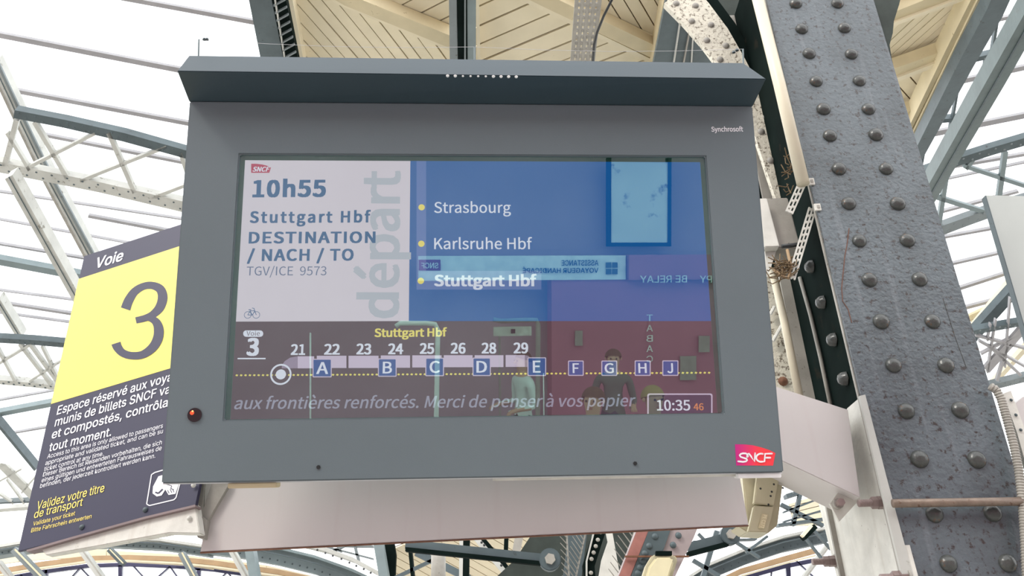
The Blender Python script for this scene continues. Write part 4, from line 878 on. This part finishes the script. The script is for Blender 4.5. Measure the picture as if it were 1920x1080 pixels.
# status lamp, screws
c = DP.at(365, 778, 0.002)
MB().tube([c - DN * 0.004, c + DN * 0.002], 0.0195, 24).build('sensor_window', mat('dark_red_lens', srgb(40, 30, 32), 0.15), disp)
MB().dome(DP.at(360, 774, 0.004), DN, 0.006, 0.003, 12, 3).build('status_light', emit('red_led', (1, 0.12, 0.05, 1), 1.2), disp, True); MB().dome(DP.at(361, 771, 0.006), DN, 0.0025, 0.002, 10, 3).build('status_light', emit('amber_led', (1, 0.6, 0.2, 1), 2.0), disp, True)
for x, y in [(597, 876), (1191, 869)]: MB().tube([DP.at(x, y, -0.002), DP.at(x, y, 0.003)], 0.006, 6).build('screw', M_black, disp)

# ================================================================== SUPPORT BEAM AND ARM
BY = 2.52; BPp = YP(BY)
sb = thing('support_beam', 'long mauve grey box beam under and behind the display', 'beam', BPp.at(890, 1010))
MB().prism([BPp.at(*p) for p in [(375, 1036), (1404, 985), (1352, 700), (430, 720), (388, 960)]], (0, 0.008, 0)).build('face_plate', M_beam, sb, False, 0.003)
MB().prism([YP(BY + 0.008).at(*p) for p in [(420, 1000), (1390, 950), (1352, 705), (430, 725)]], (0, 0.16, 0)).build('box_section', M_beam, sb)
MB().prism([BPp.near(0.9995).at(*p) for p in [(375, 1037.5), (1404, 986.5), (1403.8, 984.5), (375.2, 1035)]], (0, 0.008, 0)).build('bottom_weld', M_rust, sb)
AY = 2.70; AP = YP(AY)
arm = thing('cantilever_arm', 'mauve grey boxed arm joining the display to the column', 'bracket arm', AP.at(1590, 850))
MB().prism([AP.at(*p) for p in [(1380, 690), (1456, 725), (1590, 768), (1613, 933), (1466, 864), (1400, 830)]], (0, 0.24, 0)).build('box_section', M_beam, arm, False, 0.002)
Pk = YP(AY + 0.05)
MB().prism([Pk.at(*p) for p in [(1577, 917), (1614, 934), (1574, 978), (1556, 944)]], (0, 0.012, 0)).build('corner_plate', M_galv, arm)
c = Pk.at(1569, 946); MB().tube([c, c + V((0, -0.02, 0))], 0.017, 18).build('washer', M_galvd, arm); MB().tube([c + V((0, -0.02, 0)), c + V((0, -0.045, 0))], 0.013, 6).build('bolt_head', M_bolt, arm)
XP = CP.at(1626, 742).x; EP = Plane((XP, 0, 0), (-1, 0, 0))
ep = thing('end_plate', 'pale galvanised end plate clamped to the side of the column', 'steel plate', EP.at(1640, 1000))
pp = [EP.at(1586, 752), EP.at(1617, 741), EP.at(1712, 1095), EP.at(1572, 1095), EP.at(1534, 938)]
front = [EP.at(1617, 741), EP.at(1712, 1095)]
MB().prism([EP.at(1588, 766), front[0], front[1], EP.at(1572, 1095), EP.at(1533, 936), EP.at(1560, 930)], (0.022, 0, 0)).build('plate', M_galv, ep)
MB().strip(YP(CY - 0.012), [(1617, 741), (1656, 900), (1706, 1095)], [11, 15, 20], 0.012).build('front_flange', M_pale, ep)
def stud(px, py, px2, Lm, par, big=1.0):
    c = EP.at(px, py); MB().tube([c, c + V((-0.008, 0, 0))], 0.026 * big, 20).build('washer', M_galvd, par)
    MB().tube([c + V((-0.008, 0, 0)), c + V((-0.034, 0, 0))], 0.021 * big, 6).build('nut', M_bolt, par, False, 0.001)
    MB().tube([c + V((-0.034, 0, 0)), c + V((-0.052, 0, 0))], 0.020 * big, 6).build('nut', M_bolt, par, False, 0.001)
    n = 18; MB().tube([c + V((-0.05 - Lm * k / n, 0, 0)) for k in range(n + 1)], [0.0125 if k % 2 else 0.011 for k in range(n + 1)], 14).build('threaded_stud', M_bolt, par)
stud(1664, 942, 0, 0.045, ep); stud(1570, 1052, 0, 0.045, ep); stud(1705, 1082, 0, 0.04, ep)
t = thing('tie_rod', 'rusty steel rod crossing the front of the column', 'rod', YP(2.56).at(1800, 942)); q = YP(2.58)
MB().tube([q.at(1674, 944), q.at(1800, 942), q.at(1990, 939)], 0.0135, 16).build('rod', mat('rusty_rod', srgb(120, 104, 92), 0.45, 0.2, 0.2, 30, 0.2, spots=srgb(90, 62, 44), spot_amt=0.1, spot_scale=50), t, True)
# cream cast bracket with raised letters
P6 = YP(2.95)
t = thing('cast_bracket', 'cream painted cast box with raised lettering under the display corner', 'bracket', P6.at(1430, 995))
MB().prism([P6.at(*p) for p in [(1392, 890), (1470, 890), (1458, 985), (1440, 1000), (1402, 998), (1383, 986), (1400, 975)]], (0, 0.12, 0)).build('box_body', M_castc, t, False, 0.004)
MB().prism([P6.near(0.985).at(*p) for p in [(1420, 892), (1462, 892), (1452, 948), (1414, 944)]], (0, 0.03, 0)).build('upper_cover', M_castc, t, False, 0.003)
MB().prism([P6.near(0.985).at(*p) for p in [(1414, 948), (1452, 950), (1440, 998), (1403, 997)]], (0, 0.03, 0)).build('lower_cover', M_castc, t, False, 0.003)
lp = P6.near(0.983); 
MB().prism([lp.at(*p) for p in [(1429, 963), (1440, 965), (1433, 991), (1422, 990)]], (0, 0.004, 0)).build('label_boss', M_creamb, t)
lp = P6.near(0.981)
mb = MB(); text(mb, 'PE C177', lp.at(1431.5, 965), lp.at(1425.5, 989.5), lp.at(1438, 966), 0.01); mb.build('raised_lettering', mat('pale_cast_letters', srgb(235, 225, 195), 0.5), t)
for x, y in [(1426, 916), (1451, 908), (1447, 922), (1441, 946), (1445, 930), (1468, 915)]: MB().dome(P6.near(0.98).at(x, y), (0, -1, 0), 0.004, None, 8, 2).build('screw', M_black, t)

# left end post of the beam with braces
P7 = YP(2.49)
t = thing('end_bracket', 'grey bolted end bracket where the track sign meets the beam', 'bracket', P7.at(375, 1000))
MB().prism([P7.at(*p) for p in [(366, 880), (373, 880), (368, 990), (360, 988)]], (0, 0.05, 0)).build('face_plate', M_galv, t)
MB().prism([P7.near(1.003).at(*p) for p in [(373, 880), (383, 880), (379, 990), (368, 990)]], (0, 0.05, 0)).build('face_plate', M_galvd, t)
MB().prism([P7.at(*p) for p in [(360, 988), (379, 968), (388, 975), (382, 1010), (371, 1008)]], (0, 0.04, 0)).build('foot', M_galvd, t)
MB().prism([P7.near(1.005).at(*p) for p in [(405, 880), (432, 880), (428, 910), (388, 978), (378, 965)]], (0, 0.03, 0)).build('diagonal_brace', M_galvd, t)
MB().prism([P7.near(1.008).at(*p) for p in [(383, 880), (408, 880), (380, 966)]], (0, 0.02, 0)).build('web_plate', M_galv, t)
for x, y in [(355, 972), (363, 910)]: MB().dome(P7.near(0.99).at(x, y), (0, -1, 0), 0.008, 0.008, 8, 3).build('bolt_head', M_galv, t, True)

# ================================================================== TRACK SIGN
FONT[0] = 'sign'
h_ = c2w(V((-8056, -2319, -F))).normalized() * -1
v_ = c2w(V((623 - 960, 540 + 1601, -F))).normalized()
SNn = h_.cross(v_).normalized(); 
if SNn.dot(-ray(200, 700)) < 0: SNn = -SNn
TS = Plane(CAM + ray(362, 930) * 2.72, SNn)
sg = thing('track_sign', 'navy and yellow track 3 sign hanging left of the display', 'sign', TS.at(200, 1000))
MB().prism([TS.at(*p) for p in [(157.5, 480), (480, 374), (366, 950), (33.5, 1034)]], -SNn * 0.012).build('panel', M_navysign, sg, False, 0.001)
def T_(px, py, l=1): return TS.at(px, py, 0.0006 * l)
MB().poly([T_(*p) for p in [(147.5, 523), (477, 416), (408, 664), (95.5, 757.5)]]).build('yellow_field', M_yell, sg)
def tx(mb, s, x0, y0, x1, y1, cap, bold=0.0, shear=0.0):
    p0, p1 = T_(x0, y0, 2), T_(x1, y1, 2); text(mb, s, p0, p1, T_(x0 + 0.22 * cap, y0 - cap, 2), bold, shear)
mb = MB(); tx(mb, 'Voie', 177, 504, 229, 488, 20, 0.02, 0.08); mb.build('track_word_lettering', M_print, sg); mb = MB()
for s_, x0, y0, x1, y1 in [('Espace réservé aux voya', 106, 778, 322, 713.5), ('munis de billets SNCF va', 102, 800, 318, 737), ('et compostés, contrôla', 96, 823, 314, 762), ('tout moment.', 91, 847, 208, 817)]: tx(mb, s_, x0, y0, x1, y1, 16.5, 0.014)
mb.build('white_lettering', M_print, sg)
mb = MB()
for s_, x0, y0, x1, y1 in [('Access to this area is only allowed to passengers', 88, 860, 305, 802), ('appropriate and validated ticket, and can be su', 84.5, 872.4, 305, 812), ('ticket control at any time.', 82, 883.7, 193.5, 854), ('Dieser Bereich ist Reisenden vorbehalten, die sich', 80, 894, 303, 833), ('eines gültigen und entwerteten Fahrausweises de', 77.4, 904.8, 302.6, 843.6), ('befinden, der jederzeit kontrolliert werden kann.', 74.6, 915.3, 291, 858)]: tx(mb, s_, x0, y0, x1, y1, 8.5)
mb.build('small_lettering', M_print, sg)
mb = MB()
def ribbon(pts, wds, l):
    P = []; n = len(pts)
    for i in range(n - 1):
        q = [V((*pts[max(i - 1, 0)], 0)), V((*pts[i], 0)), V((*pts[i + 1], 0)), V((*pts[min(i + 2, n - 1)], 0))]
        for k in range(5):
            t = k / 5; P.append((0.5 * ((2 * q[1]) + (q[2] - q[0]) * t + (2 * q[0] - 5 * q[1] + 4 * q[2] - q[3]) * t * t + (3 * q[1] - q[0] - 3 * q[2] + q[3]) * t ** 3), wds[i] + (wds[i + 1] - wds[i]) * t))
    P.append((V((*pts[-1], 0)), wds[-1])); A_, B_ = [], []
    for i, (p, w_) in enumerate(P):
        d = (P[min(i + 1, len(P) - 1)][0] - P[max(i - 1, 0)][0]).normalized(); nx, ny = -d.y * w_ * 0.6, d.x * w_ * 0.6
        A_.append(T_(p.x + nx, p.y + ny, l)); B_.append(T_(p.x - nx, p.y - ny, l))
    m_ = len(P); mb.add(A_ + B_, [(i, i + 1, m_ + i + 1, m_ + i) for i in range(m_ - 1)])
o3 = lambda L_: [(x / 3, 400 + y / 3) for x, y in L_]
ribbon(o3([(706, 538), (724, 490), (758, 440), (808, 410), (858, 406), (902, 428), (915, 475), (898, 530), (858, 570), (815, 590), (764, 602)]), [15.5, 14.5, 12.5, 11, 11.5, 14, 15.5, 14.5, 11.5, 10.5, 10], 2)
ribbon(o3([(790, 592), (840, 590), (878, 612), (893, 655), (886, 708), (855, 758), (800, 795), (738, 800), (690, 785), (662, 755), (652, 730)]), [8, 9, 13, 15.5, 15.5, 14, 12, 11.5, 12, 14, 15], 3)
mb.build('track_number', M_nprint, sg)
mb = MB(); tx(mb, 'Validez votre titre', 68, 956, 194.6, 922, 16, 0.006); tx(mb, 'de transport', 63, 972, 154, 948, 15, 0.006); tx(mb, 'Validate your ticket', 61.6, 986, 140, 966, 8); tx(mb, 'Bitte Fahrschein entwerten', 58, 998.5, 171, 971.5, 8); mb.build('gold_lettering', M_yprint, sg)
def tl_(mb, pts, wd, l=2, close=False):
    if close: pts = pts + [pts[0]]
    for (x0, y0), (x1, y1) in zip(pts[:-1], pts[1:]):
        d = math.hypot(x1 - x0, y1 - y0); nx, ny = -(y1 - y0) / d * wd / 2, (x1 - x0) / d * wd / 2
        mb.poly([T_(x0 - nx, y0 - ny, l), T_(x1 - nx, y1 - ny, l), T_(x1 + nx, y1 + ny, l), T_(x0 + nx, y0 + ny, l)])
mb = MB(); tl_(mb, [(290, 886), (340, 871), (346, 874), (330, 933), (326, 937), (280, 948), (275, 945), (284, 890)], 2, 2, True); mb.build('pictogram_frame', M_print, sg)
mb = MB(); mb.poly([T_(*p, 2) for p in [(297, 893), (340, 880), (336, 905), (329, 926), (316, 928), (310, 918), (303, 929), (294, 931), (286, 925), (287, 912)]]); mb.build('pictogram_hand', M_print, sg)
mb = MB(); tl_(mb, [(291, 923), (297, 925), (302, 920), (305, 917)], 3, 3); tl_(mb, [(312, 908), (322, 911), (320, 916), (326, 918)], 1.3, 3); tl_(mb, [(314, 919), (317, 925)], 1.3, 3); tl_(mb, [(319, 917), (322, 924)], 1.3, 3); tl_(mb, [(324, 918), (326, 923)], 1.3, 3); mb.build('pictogram_fingers', M_nprint, sg)
for x, y in [(272.7, 955.8), (153.8, 988.5)]: MB().dome(T_(x, y), SNn, 0.009, 0.008, 10, 3).build('bolt_head', M_dsteel, sg, True)
rl = thing('sign_rail', 'pale grey tapered steel rail carrying the bottom of the track sign', 'rail', TS.at(250, 1000, -0.02))
R_ = TS.near(1.004)
MB().prism([R_.at(*p) for p in [(76, 1027), (366, 944), (374, 1000), (317, 999), (262, 1009), (186, 1023), (85, 1041)]], -SNn * 0.03).build('rail', M_galv, rl, False, 0.002)
MB().strip(TS.near(0.997), [(50, 1033), (130, 1010), (270, 971), (366, 948)], 4, 0.03).build('rim', mat('brown_rim', srgb(120, 104, 104), 0.6), rl)

# ================================================================== WHAT THE GLASS REFLECTS (behind the camera)
GP = D((u0 + u1) / 2, (v0 + v1) / 2, -0.009)
def refl(px, py):
    r = ray(px, py); h = CAM + r * ((GP - CAM).dot(DN) / r.dot(DN)); return h, (r - DN * 2 * r.dot(DN)).normalized()
def RY(px, py, Y): h, d = refl(px, py); return h + d * ((Y - h.y) / d.y)
def RZ(px, py, z): h, d = refl(px, py); return h + d * ((z - h.z) / d.z)
FY = -8.0
wall = MB().box((0, FY - 0.2, 3.2), (44, 0, 0), (0, 0.4, 0), (0, 0, 6.4)).build('wall_back', mat('dark_station_wall', srgb(176, 146, 160), 0.8, 0, 0.15, 0.6, 0.1)); tag(wall, 'dark station wall behind the viewer', None, None, 'structure')
def fbox(px0, py0, px1, py1, Y, d=0.06):
    A_ = RY(px0, py0, Y); B_ = RY(px1, py1, Y); x0, x1 = sorted((A_.x, B_.x)); z0, z1 = sorted((A_.z, B_.z)); z0 = max(z0, 0.02)
    return MB().box(((x0 + x1) / 2, Y, (z0 + z1) / 2), (x1 - x0, 0, 0), (0, d, 0), (0, 0, z1 - z0)), (x0, x1, z0, z1)
shop = thing('shop_front', 'dark red kiosk front mirrored in the right of the screen glass', 'shop', RY(1250, 700, FY + 0.3))
mred = mat('kiosk_red', srgb(182, 104, 126), 0.5, 0, 0.1, 1, 0)
m_, bx_ = fbox(1030, 520, 1500, 830, FY + 0.3, 0.4); m_.build('shop_fascia', mred, shop)
m_, _ = fbox(1170, 478, 1500, 522, FY + 0.35, 0.6); m_.build('shop_fascia', mred, shop)
def btext(mb, s, px0, py0, px1, cap, Y, flip=True, bold=0.01):
    a_ = RY(px0, py0, Y); b_ = RY(px1, py0, Y); h = abs(RY(px0, py0 - cap, Y).z - a_.z)
    x0, x1 = max(a_.x, b_.x), min(a_.x, b_.x)
    return text(mb, s, V((x0, Y, a_.z)), V((x1, Y, a_.z)), V((x0, Y, a_.z + h)), bold)
mw = mat('bright_sign_white', (0.9, 0.9, 0.9, 1), 0.5)
mb = MB(); btext(mb, 'BE RELAY', 1200, 530, 1288, 13, FY + 0.68); btext(mb, 'HAPPY', 1312, 530, 1372, 13, FY + 0.68)
for i, ch in enumerate('TABAC'): btext(mb, ch, 1212, 602 + i * 19.3, 1224, 12, FY + 0.53)
mb.build('shop_lettering', mw, shop)
for px0, py0, px1, py1 in [(1275, 668, 1305, 712), (1078, 620, 1092, 648), (1310, 630, 1330, 660)]:
    m_, _ = fbox(px0, py0, px1, py1, FY + 0.54, 0.03); m_.build('window_poster', M_galvd, shop)
mm, bb_ = fbox(784, 480, 1172, 524, FY + 0.5, 0.08)
asn = thing('assistance_sign', 'long white passenger assistance sign mirrored in the screen glass', 'sign', V(((bb_[0] + bb_[1]) / 2, FY + 0.5, bb_[2]))); mm.build('panel', mw, asn)
mb = MB(); btext(mb, 'ASSISTANCE', 1053, 498, 1122, 10, FY + 0.56); btext(mb, 'VOYAGEUR HANDICAPÉ', 980, 512, 1122, 9, FY + 0.56, bold=0.016); mb.build('lettering', M_black, asn)
m_, _ = fbox(785, 487, 826, 507, FY + 0.55, 0.01); m_.build('badge', mat('plum_badge', srgb(150, 20, 70), 0.5), asn)
mb = MB(); btext(mb, 'SNCF', 790, 503, 822, 10, FY + 0.56, bold=0.02); mb.build('badge_lettering', mw, asn)
mb = MB()
for x, y in [(1136, 492), (1148, 492), (1136, 504), (1148, 504)]: mb_, _ = fbox(x, y, x + 10, y + 10, FY + 0.56, 0.01); mb.add(mb_.v, mb_.f)
mb.build('pictograms', M_dsteel, asn)
mm, bb_ = fbox(1144, 304, 1250, 455, FY + 0.3, 0.1); po = thing('poster', 'large pale framed poster mirrored at the upper right of the glass', 'poster', V(((bb_[0] + bb_[1]) / 2, FY + 0.3, bb_[2])))
mm.build('poster_sheet', mat('pale_poster_print', (0.8, 0.8, 0.8, 1), 0.6, 0, 0.1, 1.2, 0, spots=srgb(120, 110, 130), spot_amt=0.3, spot_scale=1.5), po)
for e in [(1138, 296, 1144, 462), (1250, 296, 1256, 462), (1138, 455, 1256, 462)]: m_, _ = fbox(*e, FY + 0.3, 0.14); m_.build('frame', M_coldark, po)
# tubular posts
def tpost(label, pts, wd, dist, m=mw, name='tubular_post'):
    hh, dd = refl(*pts[0]); Y = hh.y - dist; P = [RY(x, y, Y) for x, y in pts]; t = thing(name, label, 'post', V((P[-1].x, Y, 0)))
    P.append(V((P[-1].x, Y, 0))); MB().tube(P, wd / 2 * (dist + 2.5) / F, 12).build('tube', m, t, True)
    MB().tube([V((P[-1].x, Y, 0)), V((P[-1].x, Y, 0.03))], wd * (dist + 2.5) / F, 12).build('base', m, t, True); return t
t = tpost('white post with a curved head, mirrored mid screen', [(742, 612), (750, 606), (800, 606), (816, 608), (821, 618), (818, 780)], 9, 5.5)
tpost('thin white pole mirrored left in the screen', [(582, 624), (582, 780)], 3, 5.0)
tpost('wide pale post mirrored right of screen centre', [(925, 599), (940, 602), (985, 600), (1006, 600), (1009, 610), (1008, 780)], 9, 6.5, M_galvd)
tpost('slim pole beside the wide pale post, mirrored in the screen', [(1019, 700), (1020, 780)], 2, 5.0)
mm, bb_ = fbox(925, 613, 996, 629, FY + 0.8, 0.06); t = thing('direction_sign', 'small grey direction sign mirrored in the lower screen', 'sign', V((0, 0, 0)) + V(((bb_[0] + bb_[1]) / 2, FY + 0.8, bb_[2]))); mm.build('panel', M_galv, t)
m_, _ = fbox(958, 617, 966, 625, FY + 0.84, 0.01); m_.build('arrow', M_black, t)
m_, _ = fbox(935, 629, 939, 800, FY + 0.8, 0.04); m_.build('leg', M_galvd, t)
# back canopy over the wall
cb = MB().box((0, FY + 1.0, 6.5), (44, 0, 0), (0, 4, 0), (0, 0, 0.2)).build('ceiling_back', M_creamb); tag(cb, 'canopy behind the viewer', None, None, 'structure')

# people behind the camera, facing the display
M_skin = mat('skin', srgb(205, 160, 135), 0.55, 0, 0.05, 8, 0); M_hair = mat('brown_hair', srgb(90, 66, 44), 0.8, 0, 0.2, 30, 0.3); M_jean = mat('blue_trousers', srgb(52, 60, 84), 0.8, 0, 0.1, 8, 0.1)
M_shoe = mat('dark_shoes', srgb(40, 38, 38), 0.6)
def person(label, loc, rot, shirt, k=1.0, hair=M_hair, stride=0.1, arms=0.2, trousers=None):
    root = thing('person', label, 'person', V(loc)); root.rotation_euler = (0, 0, rot); trousers = trousers or M_jean
    Vv, R, E = [], [], []
    def vx(x, y, z, r): Vv.append((x * k, y * k, z * k)); R.append(r * k); return len(Vv) - 1
    def ed(*i):
        for a1_, b1_ in zip(i[:-1], i[1:]): E.append((a1_, b1_))
    pel = vx(0, 0, .96, .135); wa = vx(0, 0, 1.12, .12); ch = vx(0, -.01, 1.3, .145); up = vx(0, 0, 1.42, .10); nk = vx(0, 0.01, 1.5, .055); hd0 = vx(0, .015, 1.58, .075); hd1 = vx(0, .01, 1.66, .095); hd2 = vx(0, 0, 1.73, .07)
    ed(pel, wa, ch, up, nk, hd0, hd1, hd2)
    for s in (-1, 1):
        hp = vx(s * .10, 0, .86, .095); kn = vx(s * .11, s * stride * .5 + .02, .48, .06); an = vx(s * .11, s * stride, .09, .042); to = vx(s * .12, s * stride + .16, .035, .034); ed(pel, hp, kn, an, to)
        sh = vx(s * .19, 0, 1.40, .06); el = vx(s * .26, -.03, 1.12, .043); wr = vx(s * .24, arms, 1.0 + arms * .5, .03); pm = vx(s * .235, arms + .06, .98 + arms * .5, .034); ed(up, sh, el, wr, pm)
        for q in range(4):
            f1 = vx(s * .235 + (q - 1.5) * .02, arms + .11, .97 + arms * .5, .010); f2 = vx(s * .235 + (q - 1.5) * .021, arms + .13 + (.012 if q in (1, 2) else 0), .94 + arms * .5, .008); ed(pm, f1, f2)
        th = vx(s * .235 - s * .045, arms + .07, .99 + arms * .5, .010); th2 = vx(s * .235 - s * .055, arms + .10, .98 + arms * .5, .008); ed(pm, th, th2)
    me = bpy.data.meshes.new('body'); me.from_pydata(Vv, E, []); o = bpy.data.objects.new('body_src', me); COL.objects.link(o)
    md = o.modifiers.new('s', 'SKIN'); 
    if not me.skin_vertices: me.attributes  # created by the modifier below
    bm = bmesh.new(); bm.from_mesh(me); lay = bm.verts.layers.skin.verify(); bm.verts.ensure_lookup_table()
    for i, vv in enumerate(bm.verts): vv[lay].radius = (R[i], R[i] * (0.75 if i in (0, 1, 2) else 1)); vv[lay].use_root = (i == 0)
    bm.to_mesh(me); bm.free()
    ss = o.modifiers.new('u', 'SUBSURF'); ss.levels = 1; ss.render_levels = 1
    dg = bpy.context.evaluated_depsgraph_get(); m2_ = bpy.data.meshes.new_from_object(o.evaluated_get(dg)); bpy.data.objects.remove(o)
    for mm_ in (M_skin, shirt, trousers): m2_.materials.append(mm_)
    while len(m2_.materials) > 3: m2_.materials.pop(index=0)
    for p in m2_.polygons:
        z = p.center.z / k; x = abs(p.center.x) / k; yv = p.center.y / k; p.use_smooth = True
        p.material_index = 0 if z > 1.47 else (2 if z < .96 and x < .20 else (0 if (x > .2 and (z < 1.12 and yv > 0.02)) else (2 if z < .96 and x < .2 else 1)))
    b = bpy.data.objects.new('body', m2_); COL.objects.link(b); b.parent = root; BASE[b.name] = V((0, 0, 0))
    def pt(mb, name, m): 
        oo = mb.build(name, m, None, True); oo.parent = root; return oo
    pt(MB().dome((0, -.012 * k, 1.665 * k), (0, -.35, 1), .108 * k, .11 * k, 14, 5), 'hair', hair)
    for s in (-1, 1):
        pt(MB().dome((s * .035 * k, .094 * k, 1.66 * k), (0, 1, 0), .012 * k, .008 * k, 8, 3), 'eye', M_black)
        pt(MB().dome((s * .092 * k, 0, 1.65 * k), (s, 0, 0), .022 * k, .015 * k, 8, 3), 'ear', M_skin)
        pt(MB().tube([(s * .11 * k, (s * stride - .05) * k, .045 * k), (s * .115 * k, (s * stride + .08) * k, .045 * k), (s * .12 * k, (s * stride + .2) * k, .03 * k)], [.042 * k, .045 * k, .028 * k], 10), 'shoe', M_shoe)
    pt(MB().tube([(0, .095 * k, 1.66 * k), (0, .118 * k, 1.625 * k)], [.008 * k, .014 * k], 8), 'nose', M_skin); pt(MB().box((0, .098 * k, 1.595 * k), (.04 * k, 0, 0), (0, .006 * k, 0), (0, 0, .008 * k)), 'mouth', mat('lips', srgb(170, 90, 85), 0.5))
    return root
def feet(px, py, z=1.68): p = RZ(px, py, z); return (p.x, p.y, 0)
person('person in a pale shirt standing, mirrored above zone G', feet(1150, 668), 0.2, mat('pale_shirt', srgb(96, 104, 98), 0.8))
person('person in a teal shirt, mirrored behind the clock', feet(1225, 742), -0.2, mat('teal_shirt', srgb(110, 225, 215), 0.8), hair=mat('fair_hair', srgb(150, 130, 80), 0.8))
person('person with dark top leaning forward, mirrored by the word papier', feet(1112, 745), 0.5, mat('olive_top', srgb(150, 165, 110), 0.8))
person('person walking in a striped top, mirrored by zone E', feet(980, 672), 1.2, mat('light_top', srgb(220, 226, 224), 0.8), stride=0.3, trousers=M_black)
